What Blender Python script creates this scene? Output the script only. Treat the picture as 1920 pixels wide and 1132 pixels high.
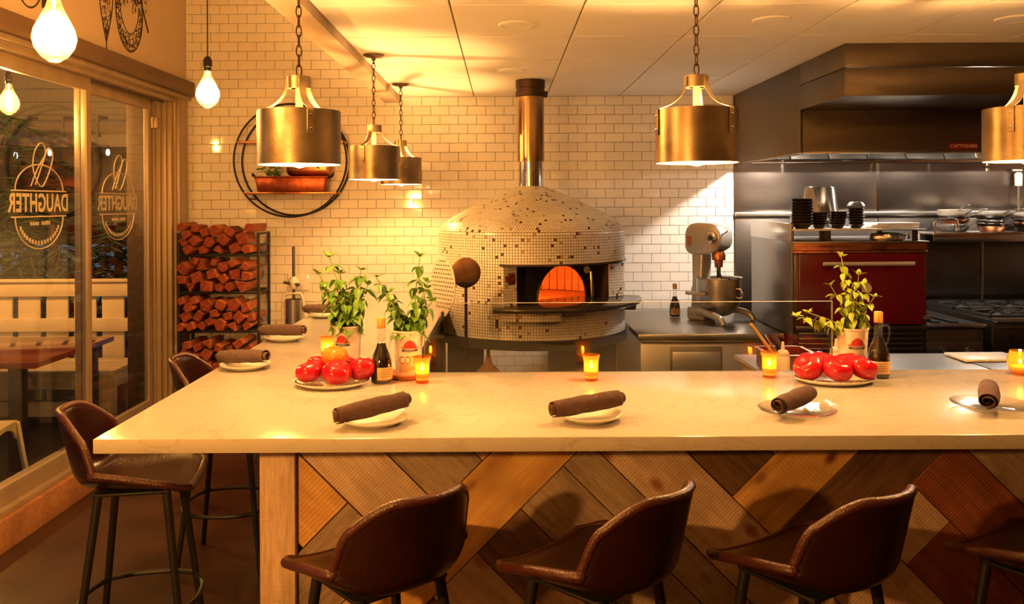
import bpy, bmesh, math, random
from mathutils import Vector, Matrix, noise
R = math.radians
PI = math.pi
sc = bpy.context.scene
for o in list(bpy.data.objects): bpy.data.objects.remove(o)

# ------------------------------------------------------------ camera
H = 1.82                       # eye height
cam = bpy.data.cameras.new('camera'); cam_o = bpy.data.objects.new('camera', cam)
sc.collection.objects.link(cam_o); sc.camera = cam_o
cam.sensor_width = 36; cam.lens = 30.0
cam.shift_x = 0.0094; cam.shift_y = -0.0958
cam.clip_start = 0.05; cam.clip_end = 200
cam_o.location = (0, 0, H); cam_o.rotation_euler = (R(90), R(0.3), 0)

# ------------------------------------------------------------ world (dusk outside the patio)
w = bpy.data.worlds.new('world'); sc.world = w; w.use_nodes = True
bg = w.node_tree.nodes['Background']
bg.inputs[0].default_value = (0.42, 0.55, 0.62, 1); bg.inputs[1].default_value = 0.11
# ------------------------------------------------------------ exposure
vs = sc.view_settings
vs.view_transform = 'Standard'; vs.look = 'None'; vs.gamma = 1; vs.use_curve_mapping = False
vs.exposure = 1.12
WARM = (1.0, 0.50, 0.145)       # lamp colour
AMBER = (1.0, 0.42, 0.09)
PENDANT_W = 27; EDISON_W = 38; CANDLE_W = 0.35; HOOD_W = 26; OVEN_W = 9

C = sc.collection
random.seed(7)

# ------------------------------------------------------------ helpers
class MB:
    def __init__(s): s.v = []; s.f = []; s.m = []
    def add(s, vs_, fs_, mi=0):
        o = len(s.v); s.v += [tuple(v) for v in vs_]
        s.f += [tuple(i + o for i in f) for f in fs_]; s.m += [mi] * len(fs_)
        return s
    def box(s, x0, x1, y0, y1, z0, z1, mi=0, mat=None):
        vs_ = [Vector((x, y, z)) for z in (z0, z1) for y in (y0, y1) for x in (x0, x1)]
        if mat: vs_ = [mat @ v for v in vs_]
        return s.add(vs_, [(0,2,3,1),(4,5,7,6),(0,1,5,4),(2,6,7,3),(0,4,6,2),(1,3,7,5)], mi)
    def prism(s, poly, axis, a0, a1, mi=0):
        n = len(poly)
        def P(p, a):
            if axis == 'y': return (p[0], a, p[1])
            if axis == 'x': return (a, p[0], p[1])
            return (p[0], p[1], a)
        vs_ = [P(p, a0) for p in poly] + [P(p, a1) for p in poly]
        fs_ = [tuple(range(n))[::-1], tuple(range(n, 2*n))] + [(i, (i+1) % n, n+(i+1) % n, n+i) for i in range(n)]
        return s.add(vs_, fs_, mi)
    def lathe(s, prof, n=32, cx=0, cy=0, mi=0, a0=0, a1=2*PI):
        full = abs(a1 - a0 - 2*PI) < 1e-6
        m = n if full else n + 1
        vs_ = []
        for r, z in prof:
            for i in range(m):
                a = a0 + (a1 - a0) * i / n
                vs_.append((cx + r*math.cos(a), cy + r*math.sin(a), z))
        fs_ = []
        for j in range(len(prof) - 1):
            for i in range(n):
                k = (i+1) % m
                fs_.append((j*m+i, j*m+k, (j+1)*m+k, (j+1)*m+i))
        return s.add(vs_, fs_, mi)
    def tube(s, pts, r, n=8, closed=False, mi=0, caps=True):
        pts = [Vector(p) for p in pts]; N = len(pts)
        rr = r if isinstance(r, (list, tuple)) else [r]*N
        vs_ = []; up = None
        for i, p in enumerate(pts):
            a = pts[(i-1) % N] if (closed or i > 0) else p
            b = pts[(i+1) % N] if (closed or i < N-1) else p
            t = (b - a).normalized() if (b - a).length > 1e-9 else Vector((0, 0, 1))
            if up is None:
                up = Vector((0, 0, 1)) if abs(t.z) < .9 else Vector((1, 0, 0))
            x = t.cross(up)
            if x.length < 1e-6: x = t.cross(Vector((0, 1, 0)))
            x.normalize(); y = x.cross(t).normalized(); up = y
            for k in range(n):
                an = 2*PI*k/n
                vs_.append(p + (x*math.cos(an) + y*math.sin(an))*rr[i])
        fs_ = []
        for i in range(N if closed else N-1):
            j = (i+1) % N
            for k in range(n):
                l = (k+1) % n
                fs_.append((i*n+k, i*n+l, j*n+l, j*n+k))
        if not closed and caps:
            fs_.append(tuple(range(n))[::-1]); fs_.append(tuple((N-1)*n+k for k in range(n)))
        return s.add(vs_, fs_, mi)
    def cyl(s, p0, p1, r, n=16, mi=0): return s.tube([p0, p1], r, n, mi=mi)
    def strap(s, pts, wdir, wd, th, mi=0):
        pts = [Vector(p) for p in pts]; wv = Vector(wdir).normalized(); N = len(pts); vs_ = []
        for i, p in enumerate(pts):
            t = (pts[min(i+1, N-1)] - pts[max(i-1, 0)]).normalized(); nn = t.cross(wv).normalized()
            for a, b in ((-1,-1),(1,-1),(1,1),(-1,1)): vs_.append(p + wv*wd/2*a + nn*th/2*b)
        fs_ = [(i*4+k, i*4+(k+1) % 4, i*4+4+(k+1) % 4, i*4+4+k) for i in range(N-1) for k in range(4)]
        fs_ += [(3,2,1,0), tuple((N-1)*4+k for k in range(4))]
        return s.add(vs_, fs_, mi)
    def mesh(s, name, bevel=0, angle=38, seg=2):
        me = bpy.data.meshes.new(name)
        me.from_pydata(s.v, [], s.f)
        for p, mi in zip(me.polygons, s.m): p.material_index = mi
        bm = bmesh.new(); bm.from_mesh(me)
        bmesh.ops.recalc_face_normals(bm, faces=bm.faces)
        if bevel:
            ed = [e for e in bm.edges if e.is_manifold and e.calc_face_angle(0) > R(30)]
            bmesh.ops.bevel(bm, geom=ed, offset=bevel, segments=seg, affect='EDGES', clamp_overlap=True, profile=.5)
        bm.to_mesh(me); bm.free()
        me.shade_smooth(); me.set_sharp_from_angle(angle=R(angle))
        return me
    def obj(s, name, mats, parent=None, bevel=0, angle=38, seg=2, loc=None, rot=None):
        return link(name, s.mesh(name, bevel, angle, seg), mats, parent, loc, rot)

def link(name, me, mats=None, parent=None, loc=None, rot=None):
    o = bpy.data.objects.new(name, me); C.objects.link(o)
    if mats is not None and me is not None:
        for m in (mats if isinstance(mats, (list, tuple)) else [mats]): me.materials.append(m)
    if parent: o.parent = parent
    if loc is not None: o.location = loc
    if rot is not None: o.rotation_euler = rot
    return o

def tag(o, label=None, cat=None, group=None, kind=None):
    if label: o['label'] = label
    if cat: o['category'] = cat
    if group: o['group'] = group
    if kind: o['kind'] = kind
    return o
def thing(name, label, cat, loc=(0,0,0), rz=0, group=None):
    o = bpy.data.objects.new(name, None); C.objects.link(o); o.empty_display_size = .05
    o.location = loc; o.rotation_euler = (0, 0, rz)
    return tag(o, label, cat, group)
def copy_tree(o, parent=None, **kw):
    c = o.copy(); C.objects.link(c); c.parent = parent
    for ch in list(o.children): copy_tree(ch, c)
    for k, v in kw.items(): setattr(c, k, v) if k in ('location', 'rotation_euler', 'scale') else c.__setitem__(k, v)
    return c
def point_light(name, parent, loc, watts, col, rad=.03):
    l = bpy.data.lights.new(name, 'POINT'); l.energy = watts; l.color = col; l.shadow_soft_size = rad
    o = bpy.data.objects.new(name, l); C.objects.link(o); o.parent = parent; o.location = loc
    return o
def text_mesh(txt, size, extr=.001, space=1.0, bold=0):
    cu = bpy.data.curves.new('txt', 'FONT'); cu.body = txt; cu.size = size; cu.extrude = extr
    cu.offset = bold; cu.align_x = 'CENTER'; cu.align_y = 'CENTER'; cu.space_character = space
    t = bpy.data.objects.new('txt', cu); C.objects.link(t)
    dg = bpy.context.evaluated_depsgraph_get()
    me = bpy.data.meshes.new_from_object(t.evaluated_get(dg))
    bpy.data.objects.remove(t); bpy.data.curves.remove(cu)
    return me
def smooth_path(pts, n=6, closed=False):
    pts = [Vector(p) for p in pts]; out = []; N = len(pts)
    for i in range(N if closed else N-1):
        g = lambda k: pts[k % N] if closed else pts[max(0, min(N-1, k))]
        p0, p1, p2, p3 = g(i-1), g(i), g(i+1), g(i+2)
        for j in range(n):
            t = j/n
            out.append(.5*((2*p1)+(-p0+p2)*t+(2*p0-5*p1+4*p2-p3)*t*t+(-p0+3*p1-3*p2+p3)*t**3))
    if not closed: out.append(pts[-1])
    return out

# ------------------------------------------------------------ materials
def nodes_of(name):
    m = bpy.data.materials.new(name); m.use_nodes = True; nt = m.node_tree
    return m, nt, nt.nodes['Principled BSDF'], nt.nodes, nt.links
def mat(name, c, rough=.5, metal=0., c2=None, scale=20., bump=0., bscale=None, spec=.5, stretch=(1,1,1), coat=0., rvar=0., emit=None, es=0., trans=0., sss=0.):
    m, nt, b, N, L = nodes_of(name)
    b.inputs['Roughness'].default_value = rough; b.inputs['Metallic'].default_value = metal
    b.inputs['Specular IOR Level'].default_value = spec; b.inputs['Coat Weight'].default_value = coat
    b.inputs['Coat Roughness'].default_value = .1
    b.inputs['Transmission Weight'].default_value = trans
    if sss: b.inputs['Subsurface Weight'].default_value = sss; b.inputs['Subsurface Radius'].default_value = (.02,.01,.005)
    if emit: b.inputs['Emission Color'].default_value = (*emit, 1); b.inputs['Emission Strength'].default_value = es
    tc = N.new('ShaderNodeTexCoord'); mp = N.new('ShaderNodeMapping'); mp.inputs['Scale'].default_value = stretch
    L.new(tc.outputs['Object'], mp.inputs[0])
    no = N.new('ShaderNodeTexNoise'); no.inputs['Scale'].default_value = scale; no.inputs['Detail'].default_value = 4
    L.new(mp.outputs[0], no.inputs['Vector'])
    c2 = c2 or tuple(x*.82 for x in c)
    rp = N.new('ShaderNodeValToRGB'); rp.color_ramp.elements[0].position = .32; rp.color_ramp.elements[1].position = .68
    rp.color_ramp.elements[0].color = (*c2, 1); rp.color_ramp.elements[1].color = (*c, 1)
    L.new(no.outputs['Fac'], rp.inputs[0]); L.new(rp.outputs[0], b.inputs['Base Color'])
    if rvar:
        mr = N.new('ShaderNodeMapRange'); mr.inputs['To Min'].default_value = max(0, rough-rvar); mr.inputs['To Max'].default_value = rough+rvar
        L.new(no.outputs['Fac'], mr.inputs['Value']); L.new(mr.outputs[0], b.inputs['Roughness'])
    if bump:
        n2 = N.new('ShaderNodeTexNoise'); n2.inputs['Scale'].default_value = bscale or scale*3; n2.inputs['Detail'].default_value = 3
        L.new(mp.outputs[0], n2.inputs['Vector'])
        bp = N.new('ShaderNodeBump'); bp.inputs['Strength'].default_value = bump; bp.inputs['Distance'].default_value = .01
        L.new(n2.outputs['Fac'], bp.inputs['Height']); L.new(bp.outputs[0], b.inputs['Normal'])
    return m
def wood(name, c1, c2, knot=None, scale=6., rough=.6, saw=0.):
    """grain along local X; each object shifts and tints its own grain"""
    m, nt, b, N, L = nodes_of(name)
    b.inputs['Roughness'].default_value = rough
    tc = N.new('ShaderNodeTexCoord'); oi = N.new('ShaderNodeObjectInfo')
    ad = N.new('ShaderNodeVectorMath'); ad.operation = 'ADD'
    ml = N.new('ShaderNodeMath'); ml.operation = 'MULTIPLY'; ml.inputs[1].default_value = 37.
    L.new(oi.outputs['Random'], ml.inputs[0]); L.new(tc.outputs['Object'], ad.inputs[0]); L.new(ml.outputs[0], ad.inputs[1])
    mp = N.new('ShaderNodeMapping'); mp.inputs['Scale'].default_value = (1.2, 10, 10); L.new(ad.outputs[0], mp.inputs[0])
    no = N.new('ShaderNodeTexNoise'); no.inputs['Scale'].default_value = scale; no.inputs['Detail'].default_value = 6; no.inputs['Distortion'].default_value = .6
    L.new(mp.outputs[0], no.inputs['Vector'])
    rp = N.new('ShaderNodeValToRGB'); e = rp.color_ramp.elements
    e[0].position = .3; e[0].color = (*c2, 1); e[1].position = .7; e[1].color = (*c1, 1)
    L.new(no.outputs['Fac'], rp.inputs[0]); col = rp.outputs[0]
    big = N.new('ShaderNodeTexNoise'); big.inputs['Scale'].default_value = 5; big.inputs['Detail'].default_value = 2; L.new(ad.outputs[0], big.inputs['Vector'])
    mx = N.new('ShaderNodeMix'); mx.data_type = 'RGBA'; mx.blend_type = 'MULTIPLY'; mx.inputs[0].default_value = .55
    r2 = N.new('ShaderNodeValToRGB'); r2.color_ramp.elements[0].color = (.45,.4,.36,1); r2.color_ramp.elements[0].position = .35; r2.color_ramp.elements[1].position = .6
    L.new(big.outputs['Fac'], r2.inputs[0]); L.new(col, mx.inputs[6]); L.new(r2.outputs[0], mx.inputs[7]); col = mx.outputs[2]
    if knot:
        mk = N.new('ShaderNodeMapping'); mk.inputs['Scale'].default_value = (5.5, 9, .01); L.new(ad.outputs[0], mk.inputs[0])
        vo = N.new('ShaderNodeTexVoronoi'); vo.inputs['Scale'].default_value = 1.; L.new(mk.outputs[0], vo.inputs['Vector'])
        r3 = N.new('ShaderNodeValToRGB'); q = r3.color_ramp.elements
        q[0].position = .08; q[0].color = (1,1,1,1); q[1].position = .22; q[1].color = (0,0,0,1); L.new(vo.outputs['Distance'], r3.inputs[0])
        m2 = N.new('ShaderNodeMix'); m2.data_type = 'RGBA'; L.new(r3.outputs[0], m2.inputs[0]); L.new(col, m2.inputs[6]); m2.inputs[7].default_value = (*knot, 1); col = m2.outputs[2]
    L.new(col, b.inputs['Base Color'])
    bp = N.new('ShaderNodeBump'); bp.inputs['Strength'].default_value = .35; bp.inputs['Distance'].default_value = .004; L.new(no.outputs['Fac'], bp.inputs['Height'])
    if saw:
        wv = N.new('ShaderNodeTexWave'); wv.inputs['Scale'].default_value = saw; wv.inputs['Distortion'].default_value = 1.5; L.new(ad.outputs[0], wv.inputs['Vector'])
        b2 = N.new('ShaderNodeBump'); b2.inputs['Strength'].default_value = .25; b2.inputs['Distance'].default_value = .003
        L.new(wv.outputs['Fac'], b2.inputs['Height']); L.new(bp.outputs[0], b2.inputs['Normal']); bp = b2
    L.new(bp.outputs[0], b.inputs['Normal'])
    return m
def thin_glass(name, tint=(1,1,1), refl=1.0, rough=.01, body=0.):
    m = bpy.data.materials.new(name); m.use_nodes = True; nt = m.node_tree; N = nt.nodes; L = nt.links
    N.remove(N['Principled BSDF']); out = N['Material Output']
    tr = N.new('ShaderNodeBsdfTransparent'); tr.inputs[0].default_value = (*tint, 1)
    gl = N.new('ShaderNodeBsdfGlossy'); gl.inputs['Roughness'].default_value = rough
    lw = N.new('ShaderNodeLayerWeight'); lw.inputs[0].default_value = .5
    pw = N.new('ShaderNodeMath'); pw.operation = 'POWER'; pw.inputs[1].default_value = 5.; L.new(lw.outputs['Facing'], pw.inputs[0])
    fr = N.new('ShaderNodeMath'); fr.operation = 'MULTIPLY_ADD'; fr.inputs[1].default_value = .9; fr.inputs[2].default_value = .035; L.new(pw.outputs[0], fr.inputs[0])
    mm = N.new('ShaderNodeMath'); mm.operation = 'MULTIPLY'; mm.inputs[1].default_value = refl; mm.use_clamp = True
    L.new(fr.outputs[0], mm.inputs[0])
    no = N.new('ShaderNodeTexNoise'); no.inputs['Scale'].default_value = 2.
    bp = N.new('ShaderNodeBump'); bp.inputs['Strength'].default_value = .01; L.new(no.outputs['Fac'], bp.inputs['Height']); L.new(bp.outputs[0], gl.inputs['Normal'])
    base = tr.outputs[0]
    if body:
        df = N.new('ShaderNodeBsdfTranslucent'); df.inputs[0].default_value = (*tint, 1); m0 = N.new('ShaderNodeMixShader'); m0.inputs[0].default_value = body
        L.new(tr.outputs[0], m0.inputs[1]); L.new(df.outputs[0], m0.inputs[2]); base = m0.outputs[0]
    mx = N.new('ShaderNodeMixShader'); L.new(mm.outputs[0], mx.inputs[0]); L.new(base, mx.inputs[1]); L.new(gl.outputs[0], mx.inputs[2])
    L.new(mx.outputs[0], out.inputs[0])
    return m
def glow(name, col, s):
    m = bpy.data.materials.new(name); m.use_nodes = True; N = m.node_tree.nodes; N.remove(N['Principled BSDF'])
    e = N.new('ShaderNodeEmission'); e.inputs[0].default_value = (*col, 1); e.inputs[1].default_value = s
    m.node_tree.links.new(e.outputs[0], N['Material Output'].inputs[0]); return m
def quartz():
    m, nt, b, N, L = nodes_of('quartz_counter')
    b.inputs['Roughness'].default_value = .16; b.inputs['Specular IOR Level'].default_value = .55
    tc = N.new('ShaderNodeTexCoord')
    n1 = N.new('ShaderNodeTexNoise'); n1.inputs['Scale'].default_value = 3.2; n1.inputs['Detail'].default_value = 8; n1.inputs['Distortion'].default_value = 2.2
    L.new(tc.outputs['Object'], n1.inputs['Vector'])
    rp = N.new('ShaderNodeValToRGB'); q = rp.color_ramp.elements
    q[0].position = .485; q[0].color = (.44,.41,.375,1); q[1].position = .515; q[1].color = (.44,.41,.375,1)
    e = q.new(.5); e.color = (.31,.275,.24,1)
    L.new(n1.outputs['Fac'], rp.inputs[0])
    n2 = N.new('ShaderNodeTexNoise'); n2.inputs['Scale'].default_value = 1.6; n2.inputs['Detail'].default_value = 3; L.new(tc.outputs['Object'], n2.inputs['Vector'])
    mx = N.new('ShaderNodeMix'); mx.data_type = 'RGBA'; L.new(n2.outputs['Fac'], mx.inputs[0]); mx.inputs[6].default_value = (.44,.41,.375,1); L.new(rp.outputs[0], mx.inputs[7])
    L.new(mx.outputs[2], b.inputs['Base Color']); return m
def steel(name, c=(.52,.50,.47), rough=.32, axis='x', dirt=0.):
    st = {'x': (.6, 40, 40), 'z': (40, 40, .6), 'y': (40, .6, 40)}[axis]
    return mat(name, c, rough, 1., c2=tuple(x*(.93-dirt) for x in c), scale=6., stretch=st, bump=.0012, bscale=10, rvar=.025)

M = {}
M['tile'] = mat('glazed_tile', (.82,.78,.73), .055, c2=(.78,.74,.68), scale=3, spec=.6, bump=.012, bscale=9)
M['grout'] = mat('grout', (.42,.36,.30), .9, scale=60)
M['ceil'] = mat('ceiling_panel', (.86,.82,.76), .75, c2=(.83,.79,.73), scale=4)
M['ceil_gap'] = mat('ceiling_joint', (.22,.18,.14), .9)
M['tan_wall'] = mat('tan_plaster', (.62,.50,.36), .85, c2=(.58,.46,.33), scale=3)
M['ink'] = mat('black_ink', (.035,.025,.02), .8)
M['floor'] = mat('stained_concrete', (.045,.018,.010), .34, c2=(.020,.009,.006), scale=2.5, bump=.05, rvar=.1)
M['dark_wall'] = mat('dark_room_wall', (.18,.11,.07), .85, scale=3)
M['alu'] = mat('champagne_aluminium', (.46,.36,.25), .42, .55, scale=8, stretch=(1,1,.1))
M['door_dark'] = mat('dark_bronze', (.12,.075,.045), .5, .4)
M['header'] = mat('brown_header', (.16,.095,.055), .6, c2=(.12,.07,.04), scale=5, stretch=(4,.4,4))
M['beam'] = mat('painted_beam', (.42,.31,.21), .6, scale=4)
M['glass'] = thin_glass('door_glass', (.93,.95,.94), 1.15)
M['guard'] = thin_glass('guard_glass', (.90,.90,.89), 1.1)
M['guard_edge'] = mat('polished_glass_edge', (.34,.33,.30), .55, spec=.3)
M['frost'] = mat('etched_vinyl', (.62,.52,.38), .7)
M['quartz'] = quartz()
M['w_honey'] = wood('honey_plank', (.72,.43,.15), (.50,.25,.075), knot=(.14,.03,.012), scale=2.2, saw=24)
M['w_tan'] = wood('tan_plank', (.62,.46,.36), (.46,.31,.23), knot=(.28,.10,.06), scale=5, saw=30)
M['w_grey'] = wood('grey_plank', (.40,.30,.22), (.24,.165,.115), scale=6, saw=50)
M['w_dark'] = wood('dark_plank', (.20,.105,.06), (.09,.042,.024), scale=5, saw=40)
M['w_red'] = wood('red_plank', (.34,.105,.05), (.20,.055,.025), scale=4, saw=30)
M['w_post'] = wood('post_wood', (.68,.50,.36), (.48,.33,.22), scale=8, saw=60)
M['w_base'] = wood('base_wood', (.42,.19,.07), (.28,.11,.04), scale=4)
M['firewood'] = wood('split_firewood', (.55,.17,.05), (.30,.065,.02), scale=4, rough=.8)
M['firewood_end'] = mat('sawn_log_end', (.30,.055,.022), .85, c2=(.16,.025,.011), scale=30, bump=.2)
M['bark'] = mat('log_bark', (.16,.06,.03), .95, c2=(.08,.03,.015), scale=25, bump=.4)
M['black_metal'] = mat('black_metal', (.018,.016,.015), .45, .3, scale=30)
M['leather'] = mat('brown_leather', (.024,.0042,.0026), .30, c2=(.014,.003,.002), scale=7, bump=.12, bscale=90, spec=.5, rvar=.06)
M['piping'] = mat('leather_piping', (.065,.016,.009), .32, c2=(.04,.010,.006), scale=120, bump=.3, bscale=160)
M['shade'] = mat('aged_galvanised', (.38,.29,.18), .36, .9, c2=(.19,.135,.08), scale=7, bump=.05, bscale=60, rvar=.1)
M['shade_in'] = mat('shade_lining', (.85,.78,.62), .6)
M['chain'] = mat('bronze_chain', (.07,.035,.02), .45, .7)
M['bulb_on'] = glow('lit_bulb', (1, .66, .28), 9)
_n = M['bulb_on'].node_tree; _t = _n.nodes.new('ShaderNodeBsdfTransparent'); _a = _n.nodes.new('ShaderNodeAddShader')
_n.links.new(_t.outputs[0], _a.inputs[0]); _n.links.new(_n.nodes['Emission'].outputs[0], _a.inputs[1]); _n.links.new(_a.outputs[0], _n.nodes['Material Output'].inputs[0])
M['socket'] = mat('cream_socket', (.75,.62,.42), .5)
M['filament'] = glow('lit_filament', (1, .60, .20), 42)
M['bulb_glass'] = thin_glass('amber_bulb_glass', (1, .88, .62), 1.0, .02, .035)
M['copper'] = mat('copper', (.62,.25,.11), .30, 1., c2=(.42,.14,.06), scale=9, rvar=.1)
M['copper_red'] = mat('hammered_copper', (.40,.10,.04), .35, .9, c2=(.24,.05,.02), scale=25, bump=.1)
M['mosaic'] = mat('mosaic_tile', (.66,.60,.50), .3, c2=(.56,.50,.41), scale=40)
M['mosaic_d'] = mat('brown_mosaic_tile', (.085,.04,.022), .3)
M['mosaic_t'] = mat('tan_mosaic_tile', (.40,.27,.15), .3)
M['mosaic_g'] = mat('mosaic_grout', (.17,.115,.07), .9)
M['black_stone'] = mat('black_granite', (.022,.018,.016), .14, c2=(.035,.03,.026), scale=80, spec=.6)
M['soot'] = mat('soot', (.012,.009,.008), .9)
M['firebrick'] = mat('fire_brick', (.62,.34,.18), .9, c2=(.48,.24,.12), scale=14, bump=.1)
M['steel'] = steel('brushed_steel'); M['steel_z'] = steel('brushed_steel_upright', axis='z')
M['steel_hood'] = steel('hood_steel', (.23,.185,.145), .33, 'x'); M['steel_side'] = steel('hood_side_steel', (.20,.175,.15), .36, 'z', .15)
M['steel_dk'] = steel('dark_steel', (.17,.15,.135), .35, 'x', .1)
M['steel_wall'] = steel('backsplash_steel', (.27,.22,.19), .30, 'x')
M['chrome'] = mat('chrome', (.72,.68,.62), .14, 1.)
M['pipe'] = mat('brass_tinted_flue', (.55,.36,.20), .22, 1., c2=(.42,.26,.14), scale=3, stretch=(1,1,.2))
M['mixer'] = mat('grey_mixer_enamel', (.50,.47,.43), .28, .55, c2=(.45,.42,.38), scale=6)
M['enamel_red'] = mat('red_enamel', (.12,.003,.006), .24, c2=(.10,.002,.005), scale=5, spec=.5)
M['cast'] = mat('cast_iron', (.02,.018,.017), .5, .4, c2=(.035,.03,.027), scale=50, bump=.1)
M['bowl'] = mat('black_bowl', (.012,.010,.010), .16, c2=(.03,.02,.018), scale=20, spec=.6)
M['white_c'] = mat('white_ceramic', (.78,.74,.67), .2, scale=5)
M['white_pan'] = mat('enamelled_tray', (.70,.67,.60), .35, c2=(.6,.55,.47), scale=8)
M['plate_glass'] = thin_glass('glass_plate', (.93,.91,.86), 1.6, .03, .12)
M['napkin'] = mat('brown_napkin', (.085,.042,.034), .95, c2=(.065,.030,.024), scale=60, bump=.15, bscale=260)
M['napkin_l'] = mat('taupe_napkin', (.105,.062,.052), .95, c2=(.08,.045,.038), scale=60, bump=.15, bscale=260)
M['tomato'] = mat('red_tomato', (.44,.004,.016), .2, c2=(.36,.003,.012), scale=8, spec=.55)
M['tomato_o'] = mat('orange_tomato', (.75,.22,.025), .2, c2=(.66,.15,.02), scale=8, spec=.55)
M['stem'] = mat('tomato_scar', (.20,.12,.04), .9)
M['leaf'] = mat('basil_leaf', (.125,.25,.022), .42, c2=(.065,.15,.012), scale=9, spec=.45, bump=.15, bscale=40)
M['leaf2'] = mat('pale_basil_leaf', (.30,.36,.032), .45, c2=(.18,.25,.022), scale=9, spec=.4)
M['stalk'] = mat('basil_stalk', (.20,.24,.05), .6)
M['soil'] = mat('soil', (.02,.013,.009), .95, c2=(.01,.007,.005), scale=90, bump=.5)
M['tin'] = mat('printed_tin', (.66,.58,.50), .38, c2=(.63,.54,.46), scale=6)
M['print_red'] = mat('red_print', (.50,.03,.02), .5); M['print_navy'] = mat('navy_print', (.03,.03,.06), .5); M['print_tan'] = mat('tan_print', (.50,.30,.16), .5)
M['terracotta'] = mat('terracotta', (.55,.17,.05), .7)
M['amber_glass'] = thin_glass('amber_glass', (1, .62, .20), 1.4, .03, .16)
M['wax'] = mat('candle_wax', (.85,.62,.30), .5, emit=(1,.45,.1), es=.5)
M['flame'] = glow('flame', (1, .62, .20), 42)
M['oil'] = mat('dark_vinegar', (.012,.006,.005), .08, spec=.7)
M['clear'] = thin_glass('clear_glass', (.92,.92,.88), 1.3, .02, .015)
M['cork'] = mat('gold_cap', (.62,.36,.08), .45, .3, scale=40)
M['paper'] = mat('tan_label', (.55,.36,.16), .7, c2=(.45,.28,.12), scale=14)
M['paper_ink'] = mat('label_ink', (.22,.12,.05), .8)
M['peel'] = mat('aluminium_peel', (.52,.46,.38), .5, .15, c2=(.45,.39,.32), scale=12)
M['peel_b'] = mat('scorched_peel', (.30,.16,.07), .42, .8, c2=(.13,.05,.025), scale=6)
M['wood_h'] = mat('dark_wood_handle', (.10,.045,.02), .6, stretch=(10,10,1))
M['squeeze'] = mat('cloudy_plastic', (.66,.52,.38), .45, sss=.2)
M['blue_grip'] = mat('blue_grip', (.015,.02,.05), .5)
M['white_pl'] = mat('white_plastic', (.72,.68,.60), .4)
M['foil'] = mat('foil', (.75,.70,.62), .25, 1., bump=.8, bscale=45)
M['fence'] = mat('white_fence_paint', (.70,.58,.40), .7, c2=(.64,.52,.35), scale=5, stretch=(1,1,.3))
M['bench'] = mat('weathered_bench', (.55,.44,.27), .75, c2=(.46,.36,.21), scale=6, stretch=(.3,3,3))
M['red_top'] = mat('varnished_red_table', (.20,.045,.022), .12, c2=(.12,.025,.013), scale=4, spec=.7)
M['chair_c'] = mat('cream_metal_chair', (.58,.47,.28), .4, c2=(.52,.41,.24), scale=6)
M['deck'] = mat('patio_paving', (.035,.022,.016), .8)
M['siding'] = mat('cream_siding', (.42,.33,.19), .8); M['awning'] = mat('canvas_roll', (.34,.25,.15), .9)
M['teal_wall'] = mat('grey_blue_wall', (.14,.18,.20), .8); M['brown_board'] = mat('brown_boards', (.11,.06,.03), .8)
M['frond'] = mat('dark_frond', (.045,.085,.022), .5, c2=(.02,.04,.012), scale=4); M['frond2'] = mat('bright_frond', (.10,.20,.04), .5, c2=(.05,.11,.03), scale=4)
M['trunk'] = mat('palm_trunk', (.09,.055,.03), .95, bump=.5)
M['string_bulb'] = glow('string_bulb', (.85,.92,1), .9)
M['brand_red'] = mat('red_badge', (.22,.01,.012), .5); M['brand_txt'] = mat('pale_badge_letters', (.85,.55,.50), .5)
M['hood_lamp'] = glow('hood_lamp', (1, .93, .80), 14)
M['broom'] = mat('copper_bristle', (.30,.12,.05), .7, c2=(.18,.07,.03), scale=60, stretch=(1,1,.05))
M['stand'] = mat('dark_brown_panel', (.018,.011,.008), .45, scale=5)
M['satin'] = mat('satin_steel', (.80,.76,.70), .35, .55)
M['dial'] = mat('dial_face', (.62,.55,.48), .4)
# ============================================================ SETTING
WY = 7.2; LX = -2.66; CZ = 2.725; HZ = 3.75; RX = 5.2; BY = -3.0
def struct(o): o['kind'] = 'structure'; return o
struct(MB().box(LX-.15, RX, BY, WY, -.1, 0).obj('floor', M['floor']))
# --- back wall with its subway tiles
wb = struct(MB().box(LX, RX, WY, WY+.15, 0, HZ).obj('wall_back', M['grout']))
tile_me = MB().box(-.0755, .0755, -.009, 0, -.0375, .0375).mesh('tile', .002, seg=1); tile_me.materials.append(M['tile'])
PW, PH = .1545, .0782
def proj(X, Y, Z): k = 1600/Y; return 942+X*k, 382-(Z-H)*k
cand = []; TX1 = 1.95
r = 0; z = CZ - PH/2
rows = []
zz = CZ - PH/2
while zz < HZ: zz += PH
while zz > .02: rows.append(zz); zz -= PH
for ri, z in enumerate(rows):
    off = (ri % 2)*PW/2
    n0 = int((LX-TX1)/PW)-3
    for c in range(n0, 2):
        x0 = TX1 + c*PW + off; x1 = x0 + PW
        x0 = max(x0, LX); x1 = min(x1, TX1)
        if x1 - x0 < .02: continue
        cand.append(((x0+x1)/2, z, x1-x0-.0035))
clear = [(355,0,480,235),(355,235,450,425),(640,60,660,250),(560,95,655,190),(600,330,815,460),(640,415,815,470),(790,185,968,345),(1022,185,1230,345),(1090,340,1376,400),(1170,400,1310,590),(480,0,545,130),(480,400,620,470),(515,470,580,540),(1235,310,1376,420)]
vis = []; rest = []
for x, z, wd in cand:
    px, py = proj(x, WY, z)
    ok = abs(wd-PW+.0035) < .002 and any(a <= px <= c and b <= py <= d for a, b, c, d in clear)
    (vis if ok and len(vis) < 300 else rest).append((x, z, wd))
rt = random.Random(3)
for x, z, wd in vis:
    o = link('tile', tile_me, parent=wb, loc=(x, WY, z)); o.rotation_euler = (rt.gauss(0, .006), 0, rt.gauss(0, .006))
mb = MB()
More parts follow.
